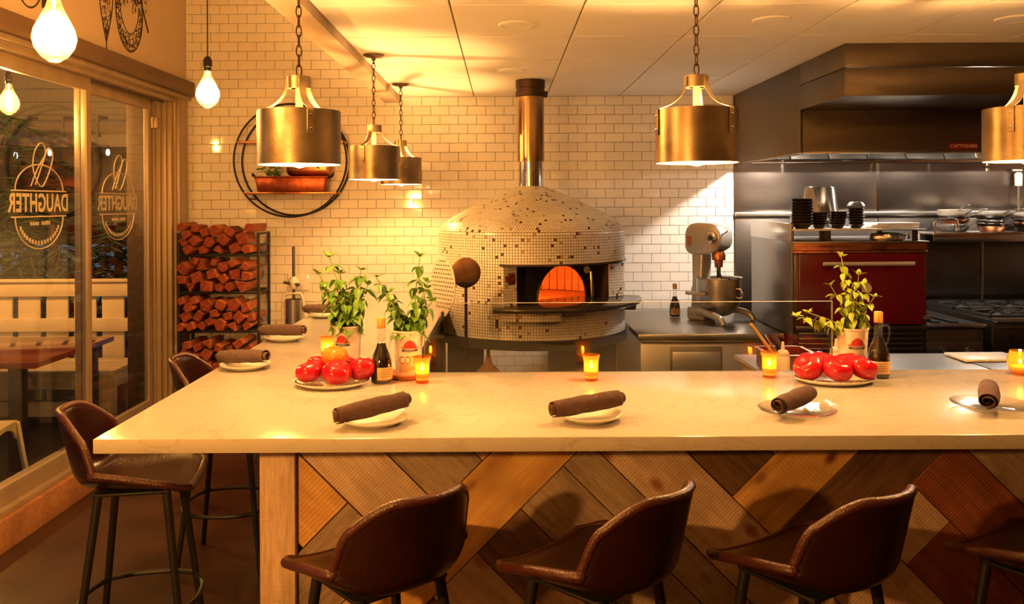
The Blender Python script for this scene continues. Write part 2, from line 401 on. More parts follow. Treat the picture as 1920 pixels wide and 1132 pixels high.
for x, z, wd in rest:
    t = Matrix.Translation((x, WY, z)) @ Matrix.Rotation(rt.gauss(0, .006), 4, 'X') @ Matrix.Rotation(rt.gauss(0, .006), 4, 'Z')
    mb.box(-wd/2, wd/2, -.009, 0, -.0372, .0372, mat=t)
o = mb.obj('tile', M['tile'], wb); o['kind'] = 'stuff'
# stainless backsplash panels on the back wall right of the tiles
for x0, x1 in ((1.955, 3.157), (3.163, 4.4), (4.406, 5.19)):
    MB().box(x0, x1, WY-.014, WY, 1.742, 2.75).obj('steel_panel', M['steel_wall'], wb, .003)
    MB().box(x0, x1, WY-.02, WY, .1, 1.70).obj('steel_panel', M['steel_dk'], wb, .003)
MB().box(1.955, 5.19, WY-.05, WY, 1.702, 1.74).obj('ledge', M['steel'], wb, .004)
for sx in (3.16, 4.403): MB().box(sx-.012, sx+.012, WY-.02, WY-.012, 1.742, 2.5).obj('seam_strip', M['chrome'], wb)
# --- left wall: opening for sliding door Y 2.4..6.93, z .30..2.70
OY0, OY1, OZ0, OZ1 = 2.2, 6.95, .17, 2.70
mb = MB(); WXo = LX-.30
mb.box(WXo, LX, BY, OY0, 0, HZ).box(WXo, LX, OY1, WY+.15, 0, HZ).box(WXo, LX, OY0, OY1, OZ1, HZ)
wl = struct(mb.obj('wall_left', M['tan_wall']))
MB().box(LX-.02, LX+.035, OY0, 6.95, 0, .17).obj('baseboard_left', M['w_base'], None, .004)['kind'] = 'structure'
struct(MB().box(RX, RX+.15, BY, WY, 0, HZ).obj('wall_right', M['dark_wall']))
struct(MB().box(LX-.15, RX, BY-.15, BY, 0, HZ).obj('wall_rear', M['dark_wall']))
# header beam over the door
hd = struct(MB().box(LX, LX+.075, 1.2, WY-.01, 2.735, 2.85).obj('trim_1', M['header'], None, .004))
MB().box(LX, LX+.045, 1.2, WY-.01, 2.70, 2.734).obj('header_lip', M['alu'], hd, .003)
# --- ceilings
struct(MB().box(LX-.15, -.99, BY, WY, HZ, HZ+.1).obj('ceiling_upper', M['tan_wall']))
cl = struct(MB().box(-.86, RX, BY, WY, CZ+.006, CZ+.12).obj('ceiling', M['ceil_gap']))
gx = [-.855] + [-.234+.612*i for i in range(0, 9)] + [RX-.01]
gy = [-2.95, -1.4, .1, 1.6] + [2.40+.742*i for i in range(0, 6)] + [WY-.004]
for i in range(len(gx)-1):
    for j in range(len(gy)-1):
        if gy[j+1]-gy[j] < .05: continue
        MB().box(gx[i]+.004, gx[i+1]-.004, gy[j]+.005, gy[j+1]-.005, CZ, CZ+.012).obj('ceiling_panel', M['ceil'], cl, .002, seg=1)
struct(MB().box(-.99, -.856, BY, WY-.001, 2.676, HZ).obj('trim_2', M['beam'], None, .004))

# --- sliding glass doors (window wall) in the left wall
GX = -2.77
def door(n, y0, y1, gx, label_side):
    d = thing('door_%d' % n, None, None); d['kind'] = 'structure'
    st = .062; zt = 2.66; zb = .20
    MB().box(gx-.02, gx+.02, y0, y0+st, zb, zt).obj('stile', M['alu'], d, .004)
    MB().box(gx-.02, gx+.02, y1-st, y1, zb, zt).obj('stile', M['alu'], d, .004)
    MB().box(gx-.02, gx+.02, y0+st, y1-st, zt-.085, zt).obj('top_rail', M['alu'], d, .004)
    MB().box(gx-.02, gx+.02, y0+st, y1-st, zb, .30).obj('bottom_rail', M['alu'], d, .004)
    MB().box(gx-.004, gx+.004, y0+st, y1-st, .30, zt-.085).obj('pane', M['glass'], d)
    return d
d1 = door(1, 2.35, 5.62, GX+.045, 0)
d2 = door(2, 5.58, 6.72, GX-.01, 1)
fr = struct(MB().box(LX-.30, LX-.0, OY0, OY1, .17, .20).obj('trim_3', M['alu'], None, .003))
MB().box(LX-.19, LX, OY0, OY1, 2.662, 2.70).obj('head_track', M['alu'], fr, .003)
for i in range(3): MB().box(LX-.17+.05*i, LX-.155+.05*i, OY0, OY1, 2.645, 2.662).obj('track_rib', M['door_dark'], fr)
for i, (y0, y1, dx) in enumerate(((6.725, 6.77, -.14), (6.775, 6.80, -.10), (6.805, 6.85, -.07), (6.855, 6.88, -.04), (6.885, 6.95, -.01))):
    MB().box(LX-.30, LX+dx, y0, y1, .2, 2.66).obj('jamb_strip', M['door_dark'] if i == 0 else M['alu'], fr, .003)
MB().box(LX-.002, LX+.03, 6.955, 7.14, 0, 2.70).obj('jamb_casing', M['alu'], fr, .004)
MB().box(LX-.11, LX-.06, 6.73, 6.77, 2.43, 2.52).obj('door_stop', M['alu'], fr, .003)
# etched logos on the panes: read from outside, so mirrored in here
def logo(parent, gx, yc, zc, s):
    me = text_mesh('DAUGHTER', .118*s, .0006, 1.06, .0028)
    me.transform(Matrix.Diagonal((1.0, 1.25, 1, 1)))
    o = link('logo_lettering', me, M['frost'], parent, (gx+.006, yc, zc)); o.rotation_euler = (R(90), 0, R(-90))
    w_ = .30*s
    def curve(pts, r=.004): return MB().tube([(gx+.006, yc+a*s, zc+b*s) for a, b in pts], r*s, 5)
    mb = MB()
    for zz in (-.075, .075): mb.box(gx+.005, gx+.007, yc-w_, yc+w_, zc+zz*s-.004, zc+zz*s+.004)
    mb.obj('logo_rule', M['frost'], parent)
    up = [(.26*math.cos(a), .075+.0+.155*math.sin(a)) for a in [PI*i/20 for i in range(21)]]
    dn = [(.26*math.cos(a), -.075-.19*math.sin(a)) for a in [PI*i/20 for i in range(21)]]
    curve(up).obj('logo_arc', M['frost'], parent); curve(dn).obj('logo_arc', M['frost'], parent)
    lp = smooth_path([(.10,.10,0),(.03,.20,0),(-.06,.30,0),(-.02,.36,0),(.06,.30,0),(.07,.19,0),(-.02,.10,0),(-.12,.22,0),(-.14,.31,0),(-.09,.33,0),(-.03,.24,0),(.05,.11,0)], 5)
    curve([(-p.x, p.y) for p in lp]).obj('logo_scroll', M['frost'], parent)
    mb = MB(); q = random.Random(5)
    for i in range(9):          # tiny line of print under the name, too small to read
        y = -.10+.025*i
        if i == 4: continue
        mb.box(gx+.005, gx+.007, yc+(y-.008)*s, yc+(y+.008)*s, zc-.125*s, zc-(.10+q.random()*.006)*s)
    for i in range(16):
        a = PI*(.14+.72*i/15); mb.box(gx+.005, gx+.007, yc+(.225*math.cos(a)-.009)*s, yc+(.225*math.cos(a)+.009)*s, zc+(-.075-.155*math.sin(a)-.012)*s, zc+(-.075-.155*math.sin(a)+.012)*s)
    mb.obj('logo_small_print', M['frost'], parent)
logo(d1, GX+.045, 5.02, 1.835, 1.0); logo(d2, GX-.01, 6.17, 1.835, .98)

# printed botanical drawings on the left wall above the header
def ink_line(mb, pts, r): mb.tube([(LX+.002, p[0], p[1]) for p in pts], r, 4)
q = random.Random(11)
mb = MB()
def lens(yc, zc, hw, hh, rot=0):
    a = [(yc+hw*math.sin(PI*t), zc-hh+2*hh*t) for t in [i/24 for i in range(25)]]
    b = [(yc-hw*math.sin(PI*t), zc-hh+2*hh*t) for t in [i/24 for i in range(25)]]
    return a, b
for s_ in lens(5.74, 3.28, .10, .36): ink_line(mb, s_, .004)
ink_line(mb, [(5.74, 2.92), (5.745, 2.80)], .004)
for i in range(260):
    t = q.random(); hw = .095*math.sin(PI*t); y = 5.74+q.uniform(-1, 1)*hw; z = 2.92+.72*t
    ink_line(mb, [(y, z), (y+q.uniform(-.01,.01), z+q.uniform(.008,.03))], .0022)
oo = mb.obj('wall_drawing', M['ink']); tag(oo, 'black ink drawing of a slender seed pod on tan wall above door', 'wall drawing')
mb = MB()
def arc(yc, zc, ry, rz, a0, a1, n=26): return [(yc+ry*math.cos(a0+(a1-a0)*i/n), zc+rz*math.sin(a0+(a1-a0)*i/n)) for i in range(n+1)]
ink_line(mb, arc(6.10, 3.22, .22, .30, PI, 2*PI), .004); ink_line(mb, arc(6.10, 3.27, .155, .22, PI, 2*PI), .0035)
ink_line(mb, arc(6.10, 3.22, .22, .45, 0, PI), .004)
ink_line(mb, [(6.28, 3.34), (6.42, 3.12)], .007)
for i in range(420):
    a = q.uniform(PI, 2*PI); t = q.random()**.6; y = 6.10+(.155+.065*t)*math.cos(a); z = 3.27-.05*t+(.22+.08*t)*math.sin(a)
    ink_line(mb, [(y, z), (y+q.uniform(-.006,.006), z+q.uniform(.006,.016))], .0022)
for i in range(300):
    y = 6.10+q.gauss(0, .11); z = 3.36+q.gauss(0, .06)
    if abs(y-6.1) > .03 and z > 3.2: ink_line(mb, [(y, z), (y+q.uniform(-.01,.01), z+q.uniform(.01,.03))], .003)
oo = mb.obj('wall_drawing', M['ink']); tag(oo, 'black ink drawing of a curved stippled gourd on tan wall near corner', 'wall drawing')
mb = MB()
ink_line(mb, arc(4.80, 3.18, .16, .24, PI*.9, 2.05*PI), .005); ink_line(mb, [(4.95, 2.97), (4.96, 3.6)], .012); ink_line(mb, [(4.99, 2.97), (5.0, 3.6)], .012)
ink_line(mb, arc(5.02, 3.2, .09, .16, 1.4*PI, 2.2*PI), .004)
for i in range(90):
    y = 4.98+q.gauss(0, .02); z = q.uniform(2.98, 3.5); ink_line(mb, [(y, z), (y, z+.02)], .003)
oo = mb.obj('wall_drawing', M['ink']); tag(oo, 'black ink drawing of a cut fruit on tan wall behind the large bulb', 'wall drawing')

# flush ceiling discs
for i, (x, y, lab) in enumerate(((.08, 4.31, 'round flush ceiling disc in line with the oven flue, farther from it'), (1.34, 4.23, 'round flush ceiling disc beside the chain of the bronze pendant'),
        (.07, 5.8, 'round flush ceiling disc closest to the oven flue'), (2.55, 4.23, 'round flush ceiling disc in front of the steel hood'))):
    t = thing('ceiling_disc', lab, 'ceiling disc', (x, y, CZ), 0, 'flush ceiling discs')
    MB().lathe([(0,-.008),(.075,-.008),(.078,-.004),(.078,0)], 32).obj('disc', M['ceil'], t)
    MB().lathe([(.078,0),(.078,-.009),(.094,-.006),(.097,0)], 32).obj('ring', M['ceil'], t)

# ============================================================ PATIO OUTSIDE
struct(MB().box(-12, LX-.30, -2, 16, -.12, -.02).obj('patio_ground', M['deck']))
# fence
FX1, FY = -3.2, 7.78
fence = thing('picket_fence', 'white board fence with wide pickets behind the patio bench', 'fence', (0, FY, 0))
for i in range(24):
    x1 = FX1 - i*.255; MB().box(x1-.20, x1, 0, .022, .05, 1.07).obj('picket', M['fence'], fence, .003)
MB().box(-9.4, FX1+.02, -.03, 0, 1.0, 1.13).obj('rail', M['fence'], fence, .004)
MB().box(-9.4, FX1+.02, -.03, 0, .68, .80).obj('rail', M['fence'], fence, .004)
MB().box(-9.4, FX1+.03, -.05, .05, 1.13, 1.155).obj('cap_rail', M['fence'], fence, .004)
MB().box(FX1-.02, FX1+.07, -.03, .06, -.02, 1.13).obj('post', M['fence'], fence, .004)
# bench
bench = thing('patio_bench', 'pale wooden slab bench in front of the white fence', 'bench', (-3.23, 7.02, -.02))
for i in range(4): MB().box(-4.6, 0, .165*i+.003, .165*(i+1)-.003, .435, .475).obj('seat_plank', M['bench'], bench, .004)
MB().box(-4.5, -.002, 0, .04, .33, .435).obj('apron', M['bench'], bench, .004)
MB().box(-.04, 0, .04, .66, .33, .435).obj('apron', M['bench'], bench, .004)
for x in (-.13, -2.3, -4.5):
    for y in (0.0, .55): MB().box(x, x+.13, y+.002, y+.12, 0, .34).obj('leg', M['bench'], bench, .004)
MB().box(-4.4, -.16, .03, .06, .10, .22).obj('stretcher', M['bench'], bench, .004)
# table
tb = thing('patio_table', 'glossy red-brown patio table on black pedestal legs', 'table', (-3.18, 5.80, -.02))
MB().box(-1.6, 0, 0, 1.18, .735, .775).obj('table_top', M['red_top'], tb, .004)
for x in (-.20, -1.5):
    for y in (.02, 1.05): MB().box(x, x+.09, y, y+.09, .03, .735).obj('leg', M['black_metal'], tb, .004)
    MB().box(x, x+.09, 0, 1.16, 0, .03).obj('foot', M['black_metal'], tb, .004)
# metal chair
ch = thing('metal_chair', 'cream sheet-metal cafe chair beside the patio table', 'chair', (-3.33, 5.34, -.02), R(6))
mb = MB(); n = 9; S = .19
vs_ = [(-S+2*S*i/n, -S+2*S*j/n, .45-.012*(1-((2*i/n-1)**2))*(1-((2*j/n-1)**2))*2) for j in range(n+1) for i in range(n+1)]
mb.add(vs_, [(j*(n+1)+i, j*(n+1)+i+1, (j+1)*(n+1)+i+1, (j+1)*(n+1)+i) for j in range(n) for i in range(n)])
so = mb.obj('seat', M['chair_c'], ch); md = so.modifiers.new('s', 'SOLIDIFY'); md.thickness = .006
for a in range(4):          # arched aprons
    pts = [(S, .45), (S, .40)]
    inner = [(S-.03-.0*math.cos(t), .0) for t in (0,)]
    poly = [(-S, .45), (S, .45), (S+.015, .38)] + [(S*.92*math.cos(PI*i/12), .33+.09*math.sin(PI*i/12)) for i in range(13)] + [(-S-.015, .38)]
    m2 = MB().prism(poly, 'y', -S-.004, -S+.002); oo = m2.obj('apron', M['chair_c'], ch, rot=(0, 0, a*PI/2))
for sx in (-1, 1):
    for sy in (-1, 1):
        MB().strap([(sx*S, sy*S, .44), (sx*(S+.025), sy*(S+.025), .22), (sx*(S+.055), sy*(S+.055), 0)], (sx, -sy, 0), .052, .022).obj('leg', M['chair_c'], ch, .004)
for sy in (1,):
    MB().tube(smooth_path([(S-.01, -.16, .455), (S+.02, -.155, .60), (S+.05, -.15, .78), (S+.05, -.10, .855), (S+.05, 0, .87), (S+.05, .10, .855), (S+.05, .15, .78), (S+.02, .155, .60), (S-.01, .16, .455)], 6), .013, 10).obj('back_hoop', M['chair_c'], ch)
    MB().strap([(S, 0, .455), (S+.03, 0, .62), (S+.05, 0, .865)], (0, 1, 0), .10, .004).obj('back_splat', M['chair_c'], ch)
ch.rotation_euler = (0, 0, R(-82))
# siding, awning, boards beyond the fence
bh = thing('neighbour_building', 'cream clapboard building with rolled canvas awning beyond the fence', 'building', (0, 10.5, 0))
for i in range(26):
    z = 2.62+.16*i; MB().prism([(0, z), (.03, z), (.012, z+.165), (0, z+.165)], 'x', -11.5, -2.9).obj('siding_board', M['siding'], bh)
MB().box(-11.5, -2.9, .03, .2, 2.6, 6.7).obj('wall', M['siding'], bh)
MB().cyl((-11.5, -.15, 2.77), (-3.0, -.15, 2.77), .10, 20).obj('awning_roll', M['awning'], bh)
MB().box(-11.5, -3.0, -.20, -.12, 2.53, 2.70).obj('valance', M['siding'], bh, .01)
for i in range(9): MB().box(-3.6-.42*i, -3.58-.42*i, -.27, -.05, 2.65, 2.91).obj('awning_strap', M['awning'], bh)
for i in range(34): MB().box(-7.75+.14*i+.004, -7.61+.14*i-.004, .0, .03, 1.35, 2.62).obj('wall_board', M['brown_board'], bh)
MB().box(-3.95, -2.9, -.02, .0, 0, 1.75).obj('lower_wall', M['teal_wall'], bh)
for i, x in enumerate((-3.85, -4.10, -4.36, -4.62, -4.9, -5.3, -5.7)):
    t = thing('string_bulb', 'small cool white bulb on the patio light string', 'light bulb', (x, 10.0, 2.43+.03*((i % 2))), 0, 'patio string bulbs')
    MB().lathe([(.0,-.055),(.018,-.045),(.025,-.02),(.02,.008),(.012,.03)], 12).obj('globe', M['string_bulb'], t)
    MB().lathe([(.016,.025),(.016,.07),(0,.07)], 10).obj('socket', M['black_metal'], t)
mb = MB().tube(smooth_path([(-7, 10, 2.64), (-5.3, 10, 2.50), (-4.6, 10, 2.50), (-3.9, 10, 2.50), (-3.0, 10, 2.59)], 6), .006, 5)
tag(mb.obj('light_string_cord', M['black_metal']), 'dark sagging cord carrying the patio bulbs', 'cord')
# palms and shrubs
def palm(x, y, h, n, ln, mt, label, seed, base=0, trunk=True):
    q = random.Random(seed)
    t = thing('patio_palm', label, 'plant', (x, y, -.02), 0, 'plants beyond the patio fence')
    mb = MB()
    for i in range(n):
        a = q.uniform(0, 2*PI); el = q.uniform(-.2, 1.2); L_ = ln*q.uniform(.6, 1.1)
        b = Vector((0, 0, q.uniform(base, h)))
        d = Vector((math.cos(a)*math.cos(el), math.sin(a)*math.cos(el), math.sin(el)))
        pts = [b + d*L_*s - Vector((0, 0, 1))*L_*.55*s*s for s in (0, .3, .6, 1)]
        for k in range(10):
            s = .2+.8*k/9
            p = b + d*L_*s - Vector((0, 0, 1))*L_*.55*s*s
            for sd in (-1, 1):
                side = d.cross(Vector((0, 0, 1))).normalized()*sd
                tip = p + (side*.8 + d*.5 - Vector((0, 0, .35+.3*q.random())))*L_*.38
                wv = (tip-p).cross(Vector((q.uniform(-1,1), q.uniform(-1,1), 1))).normalized()*.016
                mb.add([p-wv*.4, (p+tip)/2-wv, tip, (p+tip)/2+wv], [(0,1,2,3)])
    o = mb.obj('foliage', mt, t); o['kind'] = 'stuff'
    if trunk: MB().tube([(0,0,0), (.02,.01,h*.5), (0,0,h)], [.06,.05,.04], 8).obj('trunk', M['trunk'], t)
palm(-4.75, 9.0, 2.0, 95, .75, M['frond'], 'dark feathery palm rising behind the fence boards', 1, .5)
palm(-5.6, 9.6, 2.2, 95, .8, M['frond2'], 'brighter green palm standing behind the darker palm', 2, .6)
palm(-3.95, 8.75, 1.75, 70, .55, M['frond'], 'low dark palm at the gate end of the fence', 3, .7)
palm(-6.5, 9.1, 2.2, 95, .8, M['frond'], 'dark palm farthest along the fence from the bench end', 4, .5)
palm(-5.05, 8.12, 2.75, 16, .55, M['frond'], 'tall dark palm drooping its fronds above the patio table', 5, 2.5)
# ============================================================ BAR COUNTER
CT = 1.12; TH = .044; CY0, CY1 = 2.56, 3.56; CX0, CXI = -1.233, -.394; CLY = 6.4
top = [(CX0, CY0), (RX-.6, CY0), (RX-.6, CY1), (CXI, CY1), (CXI, CLY), (CX0, CLY)]
ctop = MB().prism(top, 'z', CT-TH, CT).obj('countertop', M['quartz'], None, .003)
tag(ctop, 'pale veined quartz countertop turning a corner around the kitchen', 'countertop')
base = thing('bar_counter', 'reclaimed plank bar front under the quartz countertop', 'bar counter', (0, 0, 0))
PY = 2.862   # plane of the plank faces
MB().box(-.70, RX-.65, PY+.02, PY+.05, 0, CT-TH).obj('backing_panel', M['w_dark'], base)
post = MB().box(-.545, .545, -.059, .059, -.059, .059).obj('corner_post', M['w_post'], base, .004)
post.location = (-.753, PY+.03, .538); post.rotation_euler = (0, R(90), 0)
post.scale = ((CT-TH)/1.09, 1, 1)
# side cladding of the leg of the bar: horizontal boards
for i in range(6):
    z0 = i*(CT-TH)/6; MB().box(-1.5, 1.5, -.012, .012, .002, (CT-TH)/6-.002).obj('side_board', M['w_grey'] if i % 2 else M['w_tan'], base, .002).matrix_local = Matrix.Translation((-.80, 4.46, z0)) @ Matrix.Rotation(R(90), 4, 'Z')
MB().box(-.79, CXI-.05, 6.30, 6.33, 0, CT-TH).obj('end_panel', M['w_dark'], base)
MB().box(CXI-.06, CXI-.03, CY1-.02, 6.33, 0, CT-TH).obj('inner_panel', M['stand'], base)
MB().box(CXI-.04, RX-.65, CY1-.06, CY1-.03, 0, CT-TH).obj('inner_panel', M['stand'], base)
# chevron planks, as strips between 45 degree joints: (a0,a1,b0,b1,direction,wood)
planks = [(-460,-290,1100,1590,'\\','w_honey'),(-640,-290,1590,1766,'/','w_grey'),(-290,-127,1300,1766,'\\','w_tan'),(-127,39,1400,1766,'\\','w_grey'),(39,205,1500,1766,'\\','w_honey'),
 (-475,280,1766,1927,'/','w_honey'),(180,273,1927,2600,'\\','w_grey'),(20,180,1927,2520,'\\','w_grey'),(-145,20,1927,2500,'\\','w_dark'),(-310,-145,1927,2500,'\\','w_tan'),(-475,-310,1927,2500,'\\','w_dark'),
 (-640,-475,1766,2300,'\\','w_tan'),(-805,-640,1590,2300,'\\','w_dark'),
 (273,437,1927,2780,'\\','w_tan'),(437,596,2000,2304,'\\','w_dark'),(596,760,2200,2304,'\\','w_tan'),
 (437,790,2304,2456,'/','w_honey'),(437,960,2456,2616,'/','w_dark'),(437,633,2616,3200,'\\','w_tan'),(633,797,2616,2760,'\\','w_tan'),(633,797,2760,3400,'\\','w_red'),(797,965,2616,3400,'\\','w_red'),
 (965,1130,2616,3100,'\\','w_grey'),(1130,1300,2616,3100,'\\','w_dark'),(1300,1470,2616,3100,'\\','w_tan'),(965,1700,3100,3265,'/','w_honey'),(965,1700,3265,3430,'/','w_grey'),(1300,2000,3430,3595,'/','w_dark'),(1470,1640,2700,3100,'\\','w_honey'),
 (273,437,2780,3000,'\\','w_dark'),(20,273,2600,2800,'/','w_red'),(797,965,3400,3700,'\\','w_tan'),(965,1300,3430,3700,'\\','w_red')]
kk = 1600/PY
def clip(poly, f):
    out = []
    for i in range(len(poly)):
        p, q_ = poly[i], poly[(i+1) % len(poly)]; fp, fq = f(p), f(q_)
        if fp >= 0: out.append(p)
        if fp*fq < 0: t = fp/(fp-fq); out.append((p[0]+(q_[0]-p[0])*t, p[1]+(q_[1]-p[1])*t))
    return out
rp_ = random.Random(2)
for a0, a1, b0, b1, dr, wd in planks:
    g = 1.2
    poly = [((a+b)/2, (b-a)/2) for a, b in ((a0+g, b0+g), (a1-g, b0+g), (a1-g, b1-g), (a0+g, b1-g))]
    poly = [((x-942)/kk, H-(y-382)/kk) for x, y in poly]
    for f in (lambda p: p[0]+.692, lambda p: RX-.66-p[0], lambda p: p[1]-.005, lambda p: CT-TH-.001-p[1]):
        if poly: poly = clip(poly, f)
    if len(poly) < 3: continue
    ang = R(45) if dr == '\\' else R(-45)       # local x along the board
    cx = sum(p[0] for p in poly)/len(poly); cz = sum(p[1] for p in poly)/len(poly)
    ca, sa = math.cos(ang), math.sin(ang)
    loc = [((p[0]-cx)*ca - (p[1]-cz)*sa, (p[0]-cx)*sa + (p[1]-cz)*ca) for p in poly]
    dep = rp_.uniform(0, .004)
    mb = MB(); n = len(loc)
    # local axes: X along grain, Y up across board, Z depth
    mb.add([(x, y, -.02) for x, y in loc] + [(x, y, 0) for x, y in loc], [tuple(range(n)), tuple(range(n, 2*n))[::-1]] + [(i, (i+1) % n, n+(i+1) % n, n+i) for i in range(n)])
    o = mb.obj('plank', M[wd], base, .0015, seg=1)
    # X->(ca,0,-sa)... in world: local x dir = (ca, 0, -sa); local y dir = (sa, 0, ca); local z -> +Y
    o.matrix_local = Matrix(((ca, sa, 0, cx), (0, 0, -1, PY-dep), (-sa, ca, 0, cz), (0, 0, 0, 1)))
# glass guard along the kitchen side of the counter
gg = thing('glass_guard', 'low clear glass guard along the kitchen edge of the counter', 'glass guard', (0, 3.545, CT))
MB().box(-.325, 1.365, -.005, .005, .0, .288).obj('pane', M['guard'], gg)
MB().box(-.325, 1.365, -.0052, .0052, .288, .2895).obj('polished_edge', M['guard_edge'], gg)
MB().box(1.365, 1.3675, -.0052, .0052, 0, .291).obj('polished_edge', M['guard_edge'], gg)
MB().box(-.3275, -.325, -.0052, .0052, 0, .291).obj('polished_edge', M['guard_edge'], gg)

# ============================================================ STOOLS
def make_stool(label):
    t = thing('bar_stool', label, 'bar stool', (0,0,0), 0, 'leather bar stools at the counter')
    NU, NV = 20, 26
    def surf(u, v):
        # forward = +y ; v 0 front edge .. 1 top of back
        s = v
        if s < .5:
            y = .205 - .36*(s/.5); z = .768 - .012*math.sin(PI*s/.5)
            if s < .08: z -= .02*(1-s/.08)
        elif s < .68:
            a = (s-.5)/.18*R(78); y = -.155 - .085*math.sin(a); z = .768 + .085*(1-math.cos(a))
        else:
            b = (s-.68)/.32; y = -.238 - .055*b; z = .835 + .205*b
        w_ = .205 + .018*math.sin(PI*min(1, s/.6))
        if s > .62: w_ -= .028*((s-.62)/.38)**1.4
        if s < .12: w_ -= .03*(1-s/.12)**2
        au = abs(u)
        lift = (.055*math.sin(PI*min(1, max(0, (s-.05)/.75))) + .02)*au**3.2
        if s < .55: z += lift
        wrap = .115*max(0, min(1, (s-.42)/.25))*au**2.2
        if s >= .55:
            z += lift*max(0, 1-(s-.55)/.2)
        y += wrap
        if s > .72: z -= .075*((s-.72)/.28)**2*max(0, au-.45)**2/.30
        return Vector((u*w_*1.04, y, z))
    vs_ = [surf(-1+2*i/NU, j/NV) for j in range(NV+1) for i in range(NU+1)]
    fs_ = [(j*(NU+1)+i, j*(NU+1)+i+1, (j+1)*(NU+1)+i+1, (j+1)*(NU+1)+i) for j in range(NV) for i in range(NU)]
    mb = MB(); mb.add(vs_, fs_); so = mb.obj('seat_shell', M['leather'], t, angle=80)
    md = so.modifiers.new('thick', 'SOLIDIFY'); md.thickness = .022; md.offset = 0
    ms = so.modifiers.new('sub', 'SUBSURF'); ms.levels = 1; ms.render_levels = 1
    rim = [surf(-1+2*i/NU, 0) for i in range(NU)] + [surf(1, j/NV) for j in range(NV)] + [surf(1-2*i/NU, 1) for i in range(NU)] + [surf(-1, 1-j/NV) for j in range(NV)]
    MB().tube(rim, .0145, 8, closed=True).obj('piping', M['piping'], so, angle=80)
    legs = []
    for sx in (-1, 1):
        for sy in (-1, 1):
            p0 = Vector((sx*.13, sy*.12-.005, .750)); p1 = Vector((sx*.215, sy*.205-.005, 0.0)); legs.append((p0, p1))
            MB().tube([p0, p1], [.0165, .0125], 12).obj('leg', M['black_metal'], t)
    MB().box(-.15, .15, -.14, .13, .738, .750).obj('mounting_plate', M['black_metal'], t, .003)
    f = .60
    q = [a.lerp(b, f) for a, b in legs]      # order (-,-),(-,+),(+,-),(+,+)
    for i, j, bow in ((1, 3, (0,.05,0)), (0, 2, (0,-.05,0)), (0, 1, (-.04,0,0)), (2, 3, (.04,0,0))):
        a, b = q[i], q[j]; mid = (a+b)/2 + Vector(bow)
        MB().tube(smooth_path([a, (a+mid)/2+Vector(bow)*.3, mid, (b+mid)/2+Vector(bow)*.3, b], 4), .0105, 8).obj('footrest', M['black_metal'], t)
    return t
SL = 'brown leather bucket bar stool, %s'
spots = [((-.37, 2.49), 40, SL % 'back turned to us, beside the pale corner post'), ((.26, 2.48), 46, SL % 'second along the plank front from the corner post'),
         ((.885, 2.49), 32, SL % 'third along the plank front from the corner post'), ((1.62, 2.53), 32, SL % 'fourth along the plank front from the corner post'),
         ((-1.41, 3.33), -80, SL % 'tucked sideways under the overhanging counter corner'), ((-1.40, 4.38), -88, SL % 'behind the corner stool, toward the firewood rack')]
st0 = make_stool(spots[0][2])
for i, ((x, y), a, lab) in enumerate(spots):
    s = st0 if i == 0 else copy_tree(st0)
    s.location = (x, y, 0); s.rotation_euler = (0, 0, R(a)); s['label'] = lab

# ============================================================ PLATES AND NAPKINS
def plate_prof(r): return [(0,.004),(r*.55,.004),(r*.68,.008),(r*.97,.022),(r,.0235),(r*.99,.0195),(r*.70,.003),(r*.6,0),(0,0)]
def napkin_mesh(L_, seed, r=.0305):
    q = random.Random(seed); mb = MB(); NS, NA = 22, 44; turns = 2.15
    vs_ = []
    for i in range(NS+1):
        t = i/NS; x = -L_/2+L_*t
        for k in range(NA+1):
            s = k/NA; a = s*turns*2*PI-2.4; rr = r*(.30+.70*s**.8)
            e = noise.noise(Vector((x*22+seed, s*5, 0)))*.0025
            rr *= 1+.13*math.sin(PI*t)-.05
            skew = (1-s)*.02*math.sin(a*.5)        # layers slip so the ends look rolled
            yy = rr*math.cos(a)*1.12; zz = (rr*math.sin(a))*.9
            vs_.append((x+skew*(1 if t > .5 else -1)*abs(2*t-1) , yy+e, zz+e))
    fs_ = [(i*(NA+1)+k, i*(NA+1)+k+1, (i+1)*(NA+1)+k+1, (i+1)*(NA+1)+k) for i in range(NS) for k in range(NA)]
    mb.add(vs_, fs_); return mb.mesh('roll', angle=80)
plate_me = MB().lathe(plate_prof(.107), 48).mesh('plate'); plate_me.materials.append(M['white_c'])
gplate_me = MB().lathe(plate_prof(.125), 48).mesh('plate'); gplate_me.materials.append(M['plate_glass'])
sets = [(-.412, 2.725, 31, 6, 'w', .24, 'nearest the pale corner post', 0), (.278, 2.76, 22, 4, 'w', .245, 'in front of the lone middle candle', 1),
        (.967, 2.81, 42, 4, 'g', .20, 'in front of the larger red tomato platter', 2), (1.64, 2.87, 60, 4, 'g', .20, 'in front of the round amber candle', 3),
        (-1.105, 3.66, -24, 4, 'w', .25, 'on the side leg next to the corner stool', 4), (-1.13, 4.42, -18, 2, 'w', .25, 'on the side leg, middle of its three', 5), (-1.12, 5.33, -20, 2, 'w', .24, 'on the side leg, closest to the tiled wall', 6)]
